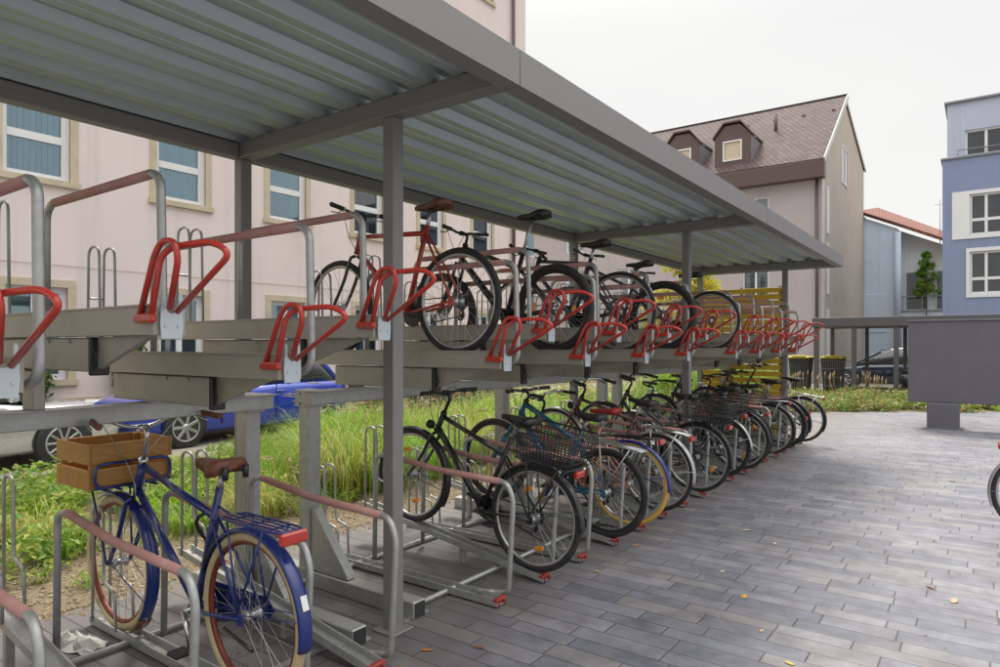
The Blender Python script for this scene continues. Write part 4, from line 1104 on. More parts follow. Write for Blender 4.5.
for x in (-.5, .6):
    q = MB(); q.lathe([(.1, -.05), (.19, -.05), (.22, -.03), (.22, .03), (.19, .05), (.1, .05)], (x, 0, .22), (0, 1, 0), 24); q.build('wheel', MT['rubber'], ms)
q = MB(); q.lathe([(.03, 0), (.08, .03), (.085, .06)], (.42, 0, .92), (1, 0, .2), 14); q.build('headlight', MT['lens'], ms)

# ------------------------------------------------------------------ buildings
def stucco(name, c, var=.07, bump=.25):
    m = mat(name, c, .9, 0, var, .7, bump, 22, dirt=tuple(.78 * x for x in c), dscale=.45, damt=.45)
    N, L = m.node_tree.nodes, m.node_tree.links; b = N['Principled BSDF']
    src = b.inputs['Base Color'].links[0].from_socket
    tc = N.new('ShaderNodeTexCoord'); mp = N.new('ShaderNodeMapping'); mp.inputs['Scale'].default_value = (3.2, 3.2, .16)
    L.new(tc.outputs['Object'], mp.inputs['Vector'])
    no = N.new('ShaderNodeTexNoise'); no.inputs['Scale'].default_value = 1.0; no.inputs['Detail'].default_value = 7; no.inputs['Roughness'].default_value = .65
    L.new(mp.outputs['Vector'], no.inputs['Vector'])
    rp = N.new('ShaderNodeMapRange'); rp.inputs['From Min'].default_value = .52; rp.inputs['From Max'].default_value = .75; rp.inputs['To Max'].default_value = .4
    L.new(no.outputs['Fac'], rp.inputs['Value'])
    mx = N.new('ShaderNodeMix'); mx.data_type = 'RGBA'; mx.inputs['B'].default_value = tuple(.68 * x for x in c) + (1,)
    L.new(rp.outputs['Result'], mx.inputs['Factor']); L.new(src, mx.inputs['A']); L.new(mx.outputs['Result'], b.inputs['Base Color'])
    return m
MT['pink'] = stucco('pink_stucco', (.74, .64, .62))
MT['sand'] = mat('sandstone', (.54, .46, .34), .85, 0, .18, 2.2, .25, 25, dirt=(.30, .25, .17), dscale=2.0, damt=.5)
MT['pvc'] = mat('white_window_frame', (.74, .75, .76), .35, 0, .04, 3)
MT['palewall'] = stucco('pale_stucco', (.43, .395, .40)); MT['tanwall'] = stucco('tan_render', (.47, .41, .34), .10, .4)
MT['quoin'] = stucco('light_stucco', (.60, .58, .55))
MT['brown'] = mat('brown_sheet', (.10, .068, .062), .5, 0, .08, 2)
MT['bluewall'] = stucco('blue_render', (.235, .285, .425)); MT['bluepale'] = stucco('pale_blue_render', (.46, .51, .62)); MT['skyblue'] = stucco('sky_blue_render', (.64, .75, .88))
MT['lead'] = mat('grey_sheet_metal', (.24, .25, .28), .45, .4, .1, 4)
MT['interior'] = mat('curtain', (.55, .48, .36), .9, 0, .12, 3)

def tile_mat(name, c1, c2, c3):
    m = bpy.data.materials.new(name); N, L = nt(m); b = N['Principled BSDF']
    tc = N.new('ShaderNodeTexCoord')
    br = N.new('ShaderNodeTexBrick'); br.inputs['Scale'].default_value = 1; br.inputs['Brick Width'].default_value = .24; br.inputs['Row Height'].default_value = .21
    br.inputs['Mortar Size'].default_value = .022; br.inputs['Mortar Smooth'].default_value = .6
    br.inputs['Color1'].default_value = c1 + (1,); br.inputs['Color2'].default_value = c2 + (1,); br.inputs['Mortar'].default_value = tuple(.3 * x for x in c1) + (1,)
    L.new(tc.outputs['UV'], br.inputs['Vector'])
    no = N.new('ShaderNodeTexNoise'); no.inputs['Scale'].default_value = .9; no.inputs['Detail'].default_value = 8; L.new(tc.outputs['UV'], no.inputs['Vector'])
    rp = N.new('ShaderNodeMapRange'); rp.inputs['From Min'].default_value = .45; rp.inputs['From Max'].default_value = .7; rp.inputs['To Max'].default_value = .6; L.new(no.outputs['Fac'], rp.inputs['Value'])
    mx = N.new('ShaderNodeMix'); mx.data_type = 'RGBA'; mx.inputs['B'].default_value = c3 + (1,)
    L.new(rp.outputs['Result'], mx.inputs['Factor']); L.new(br.outputs['Color'], mx.inputs['A']); L.new(mx.outputs['Result'], b.inputs['Base Color'])
    b.inputs['Roughness'].default_value = .85
    bp = N.new('ShaderNodeBump'); bp.inputs['Strength'].default_value = .8; bp.inputs['Distance'].default_value = .05; bp.invert = True
    L.new(br.outputs['Fac'], bp.inputs['Height']); L.new(bp.outputs['Normal'], b.inputs['Normal'])
    return m
MT['tiles'] = tile_mat('brown_roof_tiles', (.085, .055, .052), (.15, .10, .092), (.07, .055, .052))
MT['redtiles'] = tile_mat('red_roof_tiles', (.22, .075, .055), (.30, .12, .085), (.17, .075, .06))
def uv_planar(o, U, V):
    me = o.data; uv = me.uv_layers.new(name='uv')
    for l in me.loops:
        c = me.vertices[l.vertex_index].co; uv.data[l.index].uv = (c.dot(U), c.dot(V))

def facade(q, O, U, N_, W, Hh, holes, depth=.2):
    """wall sheet in the plane O + u U + v z with rectangular openings and reveals going back along -N"""
    Z = Vector((0, 0, 1))
    us = sorted({0, W, *[h[0] for h in holes], *[h[1] for h in holes]}); vs = sorted({0, Hh, *[h[2] for h in holes], *[h[3] for h in holes]})
    for i in range(len(us) - 1):
        for j in range(len(vs) - 1):
            uc, vc = (us[i] + us[i + 1]) / 2, (vs[j] + vs[j + 1]) / 2
            if any(h[0] < uc < h[1] and h[2] < vc < h[3] for h in holes): continue
            q.sheet([O + U * a + Z * b for a, b in ((us[i], vs[j]), (us[i + 1], vs[j]), (us[i + 1], vs[j + 1]), (us[i], vs[j + 1]))], [(0, 1, 2, 3)])
    for h in holes:
        c = [(h[0], h[2]), (h[1], h[2]), (h[1], h[3]), (h[0], h[3])]
        for k in range(4):
            a, b = c[k], c[(k + 1) % 4]
            p, r = O + U * a[0] + Z * a[1], O + U * b[0] + Z * b[1]
            q.sheet([p, r, r - N_ * depth, p - N_ * depth], [(0, 1, 2, 3)])
def obox(q, O, U, N_, u0, u1, v0, v1, n0, n1):
    """box in wall coordinates"""
    Z = Vector((0, 0, 1))
    P = [O + U * u + Z * v + N_ * n for u in (u0, u1) for v in (v0, v1) for n in (n0, n1)]
    q.sheet(P, [(0, 1, 3, 2), (4, 6, 7, 5), (0, 4, 5, 1), (2, 3, 7, 6), (0, 2, 6, 4), (1, 5, 7, 3)])
def window(root, O, U, N_, h, d=.12, fw=.07, mull=(), trans=(), blind=None, frame=None, pane=None, room=True, sill=None):
    u0, u1, v0, v1 = h
    q = XF(MB(), root)
    for a in ((u0, u0 + fw, v0, v1), (u1 - fw, u1, v0, v1)): obox(q, O, U, N_, *a, -d - .05, -d)
    for a in ((u0 + fw, u1 - fw, v0, v0 + fw), (u0 + fw, u1 - fw, v1 - fw, v1)): obox(q, O, U, N_, *a, -d - .05, -d)
    for m_ in mull: obox(q, O, U, N_, m_ - fw * .6, m_ + fw * .6, v0 + fw, v1 - fw, -d - .048, -d + .004)
    for t_ in trans: obox(q, O, U, N_, u0 + fw, u1 - fw, t_ - fw * .7, t_ + fw * .7, -d - .046, -d + .008)
    f = q.build('window', frame or MT['pvc'], root)
    q = XF(MB(), root); Z = Vector((0, 0, 1))
    obox(q, O, U, N_, u0 + fw * .7, u1 - fw * .7, v0 + fw * .7, v1 - fw * .7, -d - .030, -d - .022); q.build('pane', pane or MT['glass'], f)
    if blind:
        q = XF(MB(), root)
        if blind == 'vertical':
            n = int((u1 - u0 - 2 * fw) / .085)
            for i in range(n):
                c = u0 + fw + (i + .5) * (u1 - u0 - 2 * fw) / n; a = R_(rnd.uniform(25, 45))
                p0 = O + U * (c - .038 * math.cos(a)) - N_ * (d + .10 + .038 * math.sin(a)); p1 = O + U * (c + .038 * math.cos(a)) - N_ * (d + .10 - .038 * math.sin(a))
                q.sheet([p0 + Z * (v0 + .05), p1 + Z * (v0 + .05), p1 + Z * (v1 - .03), p0 + Z * (v1 - .03)], [(0, 1, 2, 3)])
        elif blind[0] == 'h':
            drop = float(blind[1:]); z = v1 - fw
            while z > v0 + fw + (v1 - v0) * (1 - drop):
                q.sheet([O + U * (u0 + fw) - N_ * (d + .08) + Z * z, O + U * (u1 - fw) - N_ * (d + .08) + Z * z, O + U * (u1 - fw) - N_ * (d + .115) + Z * (z - .028), O + U * (u0 + fw) - N_ * (d + .115) + Z * (z - .028)], [(0, 1, 2, 3)]); z -= .06
        else: obox(q, O, U, N_, u0 + fw, u1 - fw, v0 + fw, v1 - fw, -d - .16, -d - .15)
        q.build('blind', MT['blind'] if blind != 'curtain' else MT['interior'], f)
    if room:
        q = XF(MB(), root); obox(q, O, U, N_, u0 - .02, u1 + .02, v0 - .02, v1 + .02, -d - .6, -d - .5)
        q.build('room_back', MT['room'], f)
    return f
def surround(root, O, U, N_, h, w_=.17, m_=None, sill=True):
    u0, u1, v0, v1 = h; q = XF(MB(), root)
    obox(q, O, U, N_, u0 - w_, u0, v0, v1, -.02, .025); obox(q, O, U, N_, u1, u1 + w_, v0, v1, -.02, .025)
    obox(q, O, U, N_, u0 - w_, u1 + w_, v1, v1 + w_, -.02, .028); obox(q, O, U, N_, u0 - w_ - .03, u1 + w_ + .03, v0 - w_ * .8, v0, -.02, .07)
    return q.build('window_surround', m_ or MT['sand'], root)

# pink building behind the shelter
pk = tag(empty('pink_building', (-13, 5, 0)), 'long pale pink building with sandstone window surrounds behind the shelter', 'building')
O = Vector((-13, -9.0, 0)); U = Vector((0, 1, 0)); N_ = Vector((1, 0, 0)); Wd, Hh = 28.4, 16.0
holes = []; specs = []
ycs = [-8 + .0 + 2.5 * i for i in range(0, 11)]
ycs = [-.5, 2.0, 4.56, 7.08, 9.6, 12.1, 14.55, 17.0]
for i, yc in enumerate(ycs):
    u = yc + 9
    for zf, (z0, z1) in enumerate(((.95, 2.55), (4.40, 6.5), (8.55, 10.65), (12.72, 14.8))):
        if zf == 3 and False: continue
        if zf == 2 and yc > 13: pass
        hw = .50 if zf else .46
        holes.append((u - hw, u + hw, z0, z1)); specs.append((i, zf))
# the end bay above the shelter roof shows plain wall up to the third floor sills
keep = [k for k, h in enumerate(holes) if not (specs[k][1] == 2 and ycs[specs[k][0]] > 14)]
holes = [holes[k] for k in keep]; specs = [specs[k] for k in keep]
q = XF(MB(), pk); facade(q, O, U, N_, Wd, Hh, holes, .22)
e = O + U * Wd
q.sheet([e, e - N_ * 12, e - N_ * 12 + Vector((0, 0, Hh)), e + Vector((0, 0, Hh))], [(0, 1, 2, 3)])
q.sheet([O, O - N_ * 12, O - N_ * 12 + Vector((0, 0, Hh)), O + Vector((0, 0, Hh))], [(0, 1, 2, 3)])
q.sheet([O - N_ * 12, e - N_ * 12, e - N_ * 12 + Vector((0, 0, Hh)), O - N_ * 12 + Vector((0, 0, Hh))], [(0, 1, 2, 3)])
q.build('wall', MT['pink'], pk)
q = XF(MB(), pk); q.box((-19, 5.2, 16.25), (13, 29.4, .5), None, .1); q.build('roof', MT['brown'], pk)
q = XF(MB(), pk); obox(q, O, U, N_, 0, Wd, 0, .62, .0, .05); q.build('plinth', MT['sand'], pk)
q = XF(MB(), pk); obox(q, O, U, N_, Wd - .62, Wd + .03, .62, Hh - .02, .0, .035); q.build('corner_strip', MT['pink'], pk)
q = XF(MB(), pk); q.tube([(-12.90, 18.62, .3), (-12.90, 18.62, 15.9)], .06, 10); q.build('downpipe', MT['brown'], pk)
for k, h in enumerate(holes):
    i, zf = specs[k]
    bl = {2: 'vertical', 3: 'vertical'}.get(i, ('h0.95', 'h0.5', '', '', 'h0.95', 'h0.8', 'h0.6', 'h0.9')[i])
    if zf == 0: bl = None if i % 2 else 'curtain'
    window(pk, O, U, N_, h, .10, .095, trans=((h[2] + (h[3] - h[2]) * .34,) if zf else ()), mull=((h[0] + h[1]) / 2,) if zf == 0 else (), blind=bl)
    surround(pk, O, U, N_, h, .13)
# thin cable on the wall
q = XF(MB(), pk); q.tube([(-12.985, -2, 2.95), (-12.985, 9, 2.93), (-12.985, 19, 2.96)], .005, 5); q.build('wall_cable', MT['sand'], pk)

# gabled house at the far end
gh = tag(empty('gabled_house', (-12, 36, 0)), 'tall gabled house with brown tiled roof, dormers and bare tan gable wall', 'house')
X0, Y0, Y1, ZE, ZB, YR, ZR = -5.36, 30.0, 41.95, 8.45, 11.3, 35.4, 13.45
XL = -24.0
Of = Vector((XL, Y0, 0)); Uf = Vector((1, 0, 0)); Nf = Vector((0, -1, 0))
hf = []
for xc in (-8.0, -11.0, -14.0, -17.0, -20.0):
    for z0, z1 in ((.9, 2.7), (3.6, 5.3), (6.3, 7.95)): hf.append((xc - XL - .55, xc - XL + .55, z0, z1))
q = XF(MB(), gh); facade(q, Of, Uf, Nf, X0 - XL, ZE, hf, .18); q.build('front_wall', MT['palewall'], gh)
for k, h in enumerate(hf): window(gh, Of, Uf, Nf, h, .08, .06, mull=((h[0] + h[1]) / 2,), blind=('curtain' if k % 3 == 2 else 'h0.6'))
# gable wall
Og = Vector((X0, Y0, 0)); Ug = Vector((0, 1, 0)); Ng = Vector((1, 0, 0))
hg = [(1.05, 1.5, 6.45, 8.55), (1.05, 1.5, 3.7, 5.9), (1.05, 1.5, .9, 3.1), (4.75, 6.35, 9.2, 10.95)]
q = XF(MB(), gh); facade(q, Og, Ug, Ng, Y1 - Y0, ZE, [h for h in hg if h[3] < 8.6 and h[3] < ZE] , .2)
Z = Vector((0, 0, 1))
def gz(u):
    y = Y0 + u
    return ZE + .5 + (ZR - .12 - ZE - .5) * (y - Y0) / (YR - Y0) if y < YR else ZR - .12 + (ZB - ZR) * (y - YR) / (Y1 - YR)
us = [0, 1.05, 1.5, 4.75, 5.4, 6.35, Y1 - Y0]
hg[0] = (1.05, 1.5, 6.3, 8.3)
q.v = []; q.f = []; q.sm = []
facade(q, Og, Ug, Ng, Y1 - Y0, ZE, hg[:3], .2)
for a, b in zip(us[:-1], us[1:]):
    if a >= 4.75 and b <= 6.35:
        q.sheet([Og + Ug * a + Z * ZE, Og + Ug * b + Z * ZE, Og + Ug * b + Z * 9.2, Og + Ug * a + Z * 9.2], [(0, 1, 2, 3)])
        q.sheet([Og + Ug * a + Z * 10.95, Og + Ug * b + Z * 10.95, Og + Ug * b + Z * gz(b), Og + Ug * a + Z * gz(a)], [(0, 1, 2, 3)])
    else: q.sheet([Og + Ug * a + Z * ZE, Og + Ug * b + Z * ZE, Og + Ug * b + Z * gz(b), Og + Ug * a + Z * gz(a)], [(0, 1, 2, 3)])
b_ = Og + Ug * (Y1 - Y0)
q.sheet([b_, b_ - Ng * 18.6, b_ - Ng * 18.6 + Z * ZB, b_ + Z * ZB], [(0, 1, 2, 3)])
q.build('gable_wall', MT['tanwall'], gh)
for h in hg: window(gh, Og, Ug, Ng, h, -.035, .055, mull=((h[0] + h[1]) / 2,) if h[1] - h[0] > .8 else (), pane=MT['pvc'] if h[1] - h[0] < .8 else MT['darkglass'])
q = XF(MB(), gh); obox(q, Og, Ug, Ng, -.012, .5, .0, ZE - .1, .004, .02); q.build('corner_strip', MT['quoin'], gh)
def slab(q, y0, z0, y1, z1, x0, x1, t):
    d = Vector((0, y1 - y0, z1 - z0)).normalized(); n = Vector((0, -d.z, d.y))
    if n.z < 0: n = -n
    P = [Vector((x, y, z)) for x in (x0, x1) for y, z in ((y0, z0), (y1, z1))]
    P += [p - n * t for p in P]
    q.sheet(P, [(0, 1, 3, 2), (4, 6, 7, 5), (0, 2, 6, 4), (1, 5, 7, 3), (0, 4, 5, 1), (2, 3, 7, 6)])
q = XF(MB(), gh); slab(q, Y0 - .42, 9.15, YR, ZR, XL - .2, X0 + .16, .12); rf = q.build('roof', MT['tiles'], gh); uv_planar(rf, Vector((1, 0, 0)), Vector((0, .80, .60)))
q = XF(MB(), gh); slab(q, Y1 + .3, ZB + .02, YR + .01, ZR, XL - .2, X0 + .03, .05); rb = q.build('rear_roof', MT['tiles'], gh); uv_planar(rb, Vector((1, 0, 0)), Vector((0, .95, .3)))
q = XF(MB(), gh); d_ = Y1 + .3 - YR
for i in range(24): q.box((X0 + .06, YR + d_ * (i + .5) / 24, ZR + (ZB - ZR) * (i + .5) / 24 - .04), (.05, d_ / 24 + .01, .16), Matrix.Rotation(math.atan2(ZB - ZR, d_), 3, 'X'), .01)
q.build('rear_verge', MT['quoin'], gh)
q = XF(MB(), gh); q.tube([(XL - .2, YR, ZR + .0), (X0 + .15, YR, ZR + .0)], .07, 8); q.build('ridge', MT['tiles'], gh)
q = XF(MB(), gh)
n = 26
for i in range(n):   # pale verge tiles stepping up the front edge of the gable
    t = (i + .5) / n; q.box((X0 + .17, Y0 - .42 + (YR - Y0 + .42) * t, 9.06 + (ZR - 9.15) * t), (.06, .26, .24), Matrix.Rotation(math.atan2(4.3, 5.8), 3, 'X'), .01)
q.build('verge_tiles', MT['quoin'], gh)
q = XF(MB(), gh); q.box(((XL + X0) / 2, Y0 - .22, 8.75), (X0 - XL + .3, .44, .72), None, .02); q.build('eaves_box', MT['brown'], gh)
q = XF(MB(), gh); q.tube([(X0 - .18, Y0 - .07, 0), (X0 - .18, Y0 - .07, 8.4)], .06, 8); q.build('downpipe', MT['brown'], gh)
q = XF(MB(), gh); q.tube([(-7.85, 32.9, 11.4), (-7.85, 32.9, 12.35)], .08, 8); q.build('vent_pipe', MT['brown'], rf)
q = XF(MB(), gh)
for i in range(14):   # snow guards
    q.box((XL + 1.2 + i * 1.28, 30.4, 9.62), (.22, .03, .14))
    q.box((XL + 1.8 + i * 1.28, 33.9, 12.36), (.16, .03, .12))
q.build('snow_guard', MT['brown'], rf)
for xc in (-9.05, -11.35, -14.4, -17.4):
    q = XF(MB(), gh)
    w_ = .78
    for sx in (-1, 1):
        q = XF(MB(), gh)
        P = [(xc + sx * w_, 30.25, 9.55), (xc + sx * w_, 30.25, 10.85), (xc + sx * w_, 31.95, 10.85)]
        q.prism([(y, z) for x, y, z in P], 0, xc + sx * w_ - .03, xc + sx * w_ + .03); q.build('dormer_cheek', MT['lead'], rf)
    q = XF(MB(), gh)
    for a in ((-w_, -.42, 9.6, 10.9), (.42, w_, 9.6, 10.9), (-.42, .42, 9.6, 9.78), (-.42, .42, 10.68, 10.9)): q.box((xc + (a[0] + a[1]) / 2, 30.22, (a[2] + a[3]) / 2), (a[1] - a[0], .06, a[3] - a[2]))
    q.prism([(xc - w_, 10.9), (xc + w_, 10.9), (xc + .32, 11.38), (xc - .32, 11.38)], 1, 30.2, 30.25)
    q.build('dormer_front', MT['brown'], rf)
    q = XF(MB(), gh)
    q.prism([(xc - w_ - .08, 10.84), (xc - .36, 11.46), (xc + .36, 11.46), (xc + w_ + .08, 10.84), (xc + w_ + .08, 10.93), (xc + .38, 11.53), (xc - .38, 11.53), (xc - w_ - .08, 10.93)], 1, 30.1, 32.6); q.build('dormer_roof', MT['brown'], rf)
    q = XF(MB(), gh)
    for a in ((-.42, -.36, 9.78, 10.68), (.36, .42, 9.78, 10.68), (-.36, .36, 9.78, 9.84), (-.36, .36, 10.62, 10.68)): q.box((xc + (a[0] + a[1]) / 2, 30.19, (a[2] + a[3]) / 2), (a[1] - a[0], .05, a[3] - a[2]))
    q.build('dormer_window', MT['pvc'], rf)
    q = XF(MB(), gh); q.box((xc, 30.24, 10.23), (.72, .02, .78)); q.build('blind', MT['interior'], rf)

# sky-blue house between the gable and the blue block
bh = tag(empty('light_blue_house', (-3.2, 46, 0)), 'light blue house with a sloping red tiled roof and a recessed balcony', 'house')
q = XF(MB(), bh)
def quadz(q, x0, x1, y, za0, za1, zb): q.sheet([(x0, y, zb), (x1, y, zb), (x1, y, za1), (x0, y, za0)], [(0, 1, 2, 3)])
def rz(x): return 8.85 - .47 * (x + 5.6)
q.prism([(-9, 0), (-3.75, 0), (-3.75, rz(-3.75) - .1), (-5.6, 8.75), (-9, 8.75 - 1.6)], 1, 42, 50)
q.prism([(-3.75, 0), (3.5, 0), (3.5, 3.05), (-3.75, 3.05)], 1, 41.9, 50)
q.build('wall', MT['skyblue'], bh)
q = XF(MB(), bh); q.prism([(-3.75, 3.05), (3.5, 3.05), (3.5, rz(3.5) - .1), (-3.75, rz(-3.75) - .1)], 1, 42.75, 50); q.build('terrace_wall', stucco('terrace_white', (.80, .81, .82)), bh)
q = XF(MB(), bh)
P = [(-5.6, 41.8, 8.85), (-3.6, 41.8, rz(-3.6)), (3.8, 42.6, rz(3.8)), (3.8, 50.3, rz(3.8) + 1.05), (-5.6, 50.3, 10.45)]; P += [(x, y, z + .18) for x, y, z in P]
q.sheet([Vector(p) for p in P], [(0, 1, 2, 3, 4), (5, 6, 7, 8, 9), (0, 1, 6, 5), (1, 2, 7, 6), (2, 3, 8, 7), (3, 4, 9, 8), (4, 0, 5, 9)])
q.prism([(-5.6, 8.85), (-5.6, 9.05), (-9.4, 7.4), (-9.4, 7.2)], 1, 41.7, 50.3)
r_ = q.build('roof', MT['redtiles'], bh); uv_planar(r_, Vector((.9, 0, .4)), Vector((0, 1, 0)))
q = XF(MB(), bh); q.tube([(-3.72, 41.75, 0.2), (-3.72, 41.75, rz(-3.7) - .3)], .17, 12); q.build('downpipe', MT['bluepale'], bh)
q = XF(MB(), bh); q.box((-5.0, 41.985, 3.3), (1.5, .05, 2.1), None, .01); q.box((-2.4, 41.88, 1.35), (1.9, .05, 2.0), None, .01); q.build('wall_panel', MT['skyblue'], bh)
q = XF(MB(), bh); q.box((-.1, 41.98, 3.35), (7.1, .06, .12)); 
for x in (-3.5, -2.6, -1.7, -.8, .1): q.box((x, 41.95, 3.75), (.04, .04, .8))
q.box((-.1, 41.95, 4.15), (7.1, .05, .05)); q.build('balcony_rail', MT['lead'], bh)
for x in (-2.9, -1.5, .2):
    q = XF(MB(), bh); q.box((x, 42.72, 4.5), (1.15, .06, 2.2), None, .01); f = q.build('balcony_door', MT['pvc'], bh)
    q = XF(MB(), bh); q.box((x, 42.68, 4.5), (.95, .03, 2.0)); q.build('pane', MT['darkglass'], f)
q = XF(MB(), bh); q.tube([(-1.9, 44, 6.4), (-1.9, 44, 9.6)], .02, 6); q.box((-1.9, 44, 9.3), (.5, .02, .02)); q.build('antenna', MT['lead'], bh)

# blue block at the right
bb = tag(empty('blue_apartment_block', (4, 30, 0)), 'violet blue apartment block with white framed windows and a paler set-back top storey', 'building')
Ob = Vector((-1.14, 28, 0)); Ub = Vector((1, 0, 0)); Nb = Vector((0, -1, 0))
hb_ = []
for k in range(4):
    x = k * 3.1
    hb_ += [(.78 + x, 2.1 + x, 5.32, 6.72), (.78 + x, 2.1 + x, 3.3, 4.75), (.78 + x, 2.1 + x, .7, 2.2)]
q = XF(MB(), bb); facade(q, Ob, Ub, Nb, 14, 8.0, hb_, .2)
for P in ([Ob, Ob - Nb * 10], [Ob + Ub * 14, Ob + Ub * 14 - Nb * 10]): q.sheet([P[0], P[1], P[1] + Z * 8, P[0] + Z * 8], [(0, 1, 2, 3)])
q.build('wall', MT['bluewall'], bb)
q = XF(MB(), bb); q.box((5.86, 33, 8.04), (14.1, 10.1, .10), None, .02); q.build('parapet_cap', MT['lead'], bb)
Ou = Vector((-1.02, 28.5, 8.09)); hu = [(.55, 2.6, .05, 1.0), (3.6, 5.6, .05, 1.0)]
hu = [(.52, 2.6, .03, .98), (3.6, 5.6, .03, .98)]
q = XF(MB(), bb); facade(q, Ou, Ub, Nb, 13.5, 1.98, hu, .2)
q.sheet([Ou, Ou - Nb * 9, Ou - Nb * 9 + Z * 1.98, Ou + Z * 1.98], [(0, 1, 2, 3)]); q.build('top_storey', MT['bluepale'], bb)
q = XF(MB(), bb); q.box((5.75, 33, 10.12), (13.7, 9.2, .1), None, .02); q.build('roof', MT['lead'], bb)
for h in hu: window(bb, Ou, Ub, Nb, h, .08, .07, mull=(h[0] + .6,), pane=MT['darkglass'])
for i, h in enumerate(hb_):
    window(bb, Ob, Ub, Nb, h, .05, .07, mull=(h[0] + .46,), trans=(h[2] + .52,), pane=MT['darkglass'])
    q = XF(MB(), bb); u0, u1, v0, v1 = h
    wl = .5 if i % 3 == 0 else .10
    for a in ((u0 - wl, u0, v0 - .12, v1 + .12), (u1, u1 + .1, v0 - .12, v1 + .12), (u0, u1, v0 - .12, v0), (u0, u1, v1, v1 + .12)): obox(q, Ob, Ub, Nb, *a, -.02, .03)
    q.build('window_surround', MT['pvc'], bb)
q = XF(MB(), bb)
q.tube([(-.7, 28.05, 8.30), (12, 28.05, 8.30)], .02, 6)
for i in range(16): q.tube([(-.7 + .8 * i, 28.05, 8.09), (-.7 + .8 * i, 28.05, 8.30)], .014, 6)
q.build('roof_rail', MT['lead'], bb)

# ------------------------------------------------------------------ planting
def blades(q, cx, cy, n, spread, hmin, hmax, lean, wd=.006, z0=0.0, r=rnd, segs=4, xmax=None):
    for _ in range(n):
        az = r.uniform(0, 2 * PI); rad = spread * math.sqrt(r.random())
        bx, by = cx + rad * math.cos(az) * .5, cy + rad * math.sin(az) * .5
        az += r.gauss(0, .6); Lh = r.uniform(hmin, hmax); ln = r.uniform(*lean); w_ = wd * r.uniform(.7, 1.3)
        d = Vector((math.cos(az), math.sin(az), 0)); sdv = Vector((-d.y, d.x, 0))
        p = Vector((bx, by, z0)); ang = PI / 2 - ln * .25; pts = [p.copy()]
        for k in range(segs):
            p = p + (d * math.cos(ang) + Vector((0, 0, 1)) * math.sin(ang)) * (Lh / segs); ang -= ln * (.35 + .25 * k); pts.append(p.copy())
        vs = []
        for k, pt in enumerate(pts):
            ww = w_ * (1 - (k / segs) ** 1.6) * (1 if k else .7)
            if k == segs: vs.append(pt)
            else: vs += [pt - sdv * ww, pt + sdv * ww]
        fs = [(2 * k, 2 * k + 1, 2 * k + 3, 2 * k + 2) for k in range(segs - 1)] + [(2 * segs - 2, 2 * segs - 1, 2 * segs)]
        b = len(q.v); q.v += [tuple(v) for v in vs]; q.f += [tuple(b + i for i in f) for f in fs]; q.sm += [True] * len(fs)
def leaves(q, c, n, rad, sz, r=rnd, squash=1.0, flatn=.5):
    for _ in range(n):
        v = Vector((r.gauss(0, 1), r.gauss(0, 1), r.gauss(0, 1))).normalized() * (r.random() ** .45)
        p = Vector(c) + Vector((v.x * rad[0], v.y * rad[1], v.z * rad[2]))
        s = sz * r.uniform(.6, 1.3)
        E = Euler((r.gauss(0, flatn), r.gauss(0, flatn), r.uniform(0, 6.28))).to_matrix()
        vs = [p + E @ Vector(t) * s for t in ((-1, 0, 0), (-.2, -.45, .08), (1, 0, -.12), (-.2, .45, .08))]
        b = len(q.v); q.v += [tuple(x) for x in vs]; q.f.append((b, b + 1, b + 2, b + 3)); q.sm.append(False)
grs = [MB(), MB(), MB()]; wd_ = MB(); sh_ = MB()
r5 = random.Random(5)
yy = -1.0
while yy < 15.2:
    xx = -8.3
    while xx < -5.45:
        px, py = xx + r5.uniform(-.24, .24), yy + r5.uniform(-.24, .24)
        u = r5.random()
        big = 1.0 if py > -px / 1.27 else (.52 if py > -px / 1.55 else .32)
        if px < -7.7: big *= .75
        k = r5.uniform(.78, 1.2)
        if u < .75 or py > 4: blades(grs[r5.choice((0, 0, 1, 1, 2))], px, py, int((310 if py < 8 else 170) * k), .42, .55 * big * k, 1.32 * big * k, (.6, 1.6), .0045 if py < 8 else .008, r=r5, segs=5)
        if u > .35 and py < 5.5: leaves(wd_, (px, py, .14), 190, (.38, .38, .20), .042, r5)
        if u > .5 and big > .5:
            for _ in range(12):
                az = r5.uniform(0, 6.28); l = r5.uniform(.15, .45); z = r5.uniform(.7, 1.02) * big * k
                p0 = Vector((px + .08 * math.cos(az), py + .08 * math.sin(az), .2)); p1 = Vector((px + l * .7 * math.cos(az), py + l * .7 * math.sin(az), z)); p2 = Vector((px + (l + .07) * math.cos(az), py + (l + .07) * math.sin(az), z + .05))
                sh_.tube([p0, p0.lerp(p1, .6) + Vector((0, 0, .1)), p1], .0018, 3, caps=False); sh_.tube([p1, p1.lerp(p2, .4), p2 - Vector((0, 0, .03))], [.003, .008, .002], 5)
        xx += .56
    yy += .56
for _ in range(70):     # weeds straying into the gravel
    px, py = -5.4 + abs(r5.gauss(0, .28)), r5.uniform(-.5, 9)
    if px < -4.4:
        leaves(wd_, (px, py, .05), r5.randint(8, 35), (.10, .10, .06), .028, r5); blades(grs[r5.choice((1, 2))], px, py, r5.randint(6, 22), .12, .08, .28, (.6, 1.6), .0035, r=r5)
GM = [MT['grass'], leaf_mat('lime_blades', [(.17, .38, .015), (.27, .47, .025), (.36, .50, .05), (.22, .42, .02)], .45), leaf_mat('straw_blades', [(.34, .42, .05), (.46, .44, .11), (.55, .48, .18), (.26, .38, .04)], .45)]
for q, m_, lab in zip(grs, GM, ('bright green arching ornamental grass in the strip behind the shelter', 'lime green grass clumps among the ornamental grass behind the shelter', 'yellowing straw-coloured grass clumps behind the shelter')):
    tag(q.build('grass', m_, None, False), lab, 'grass', kind='stuff')
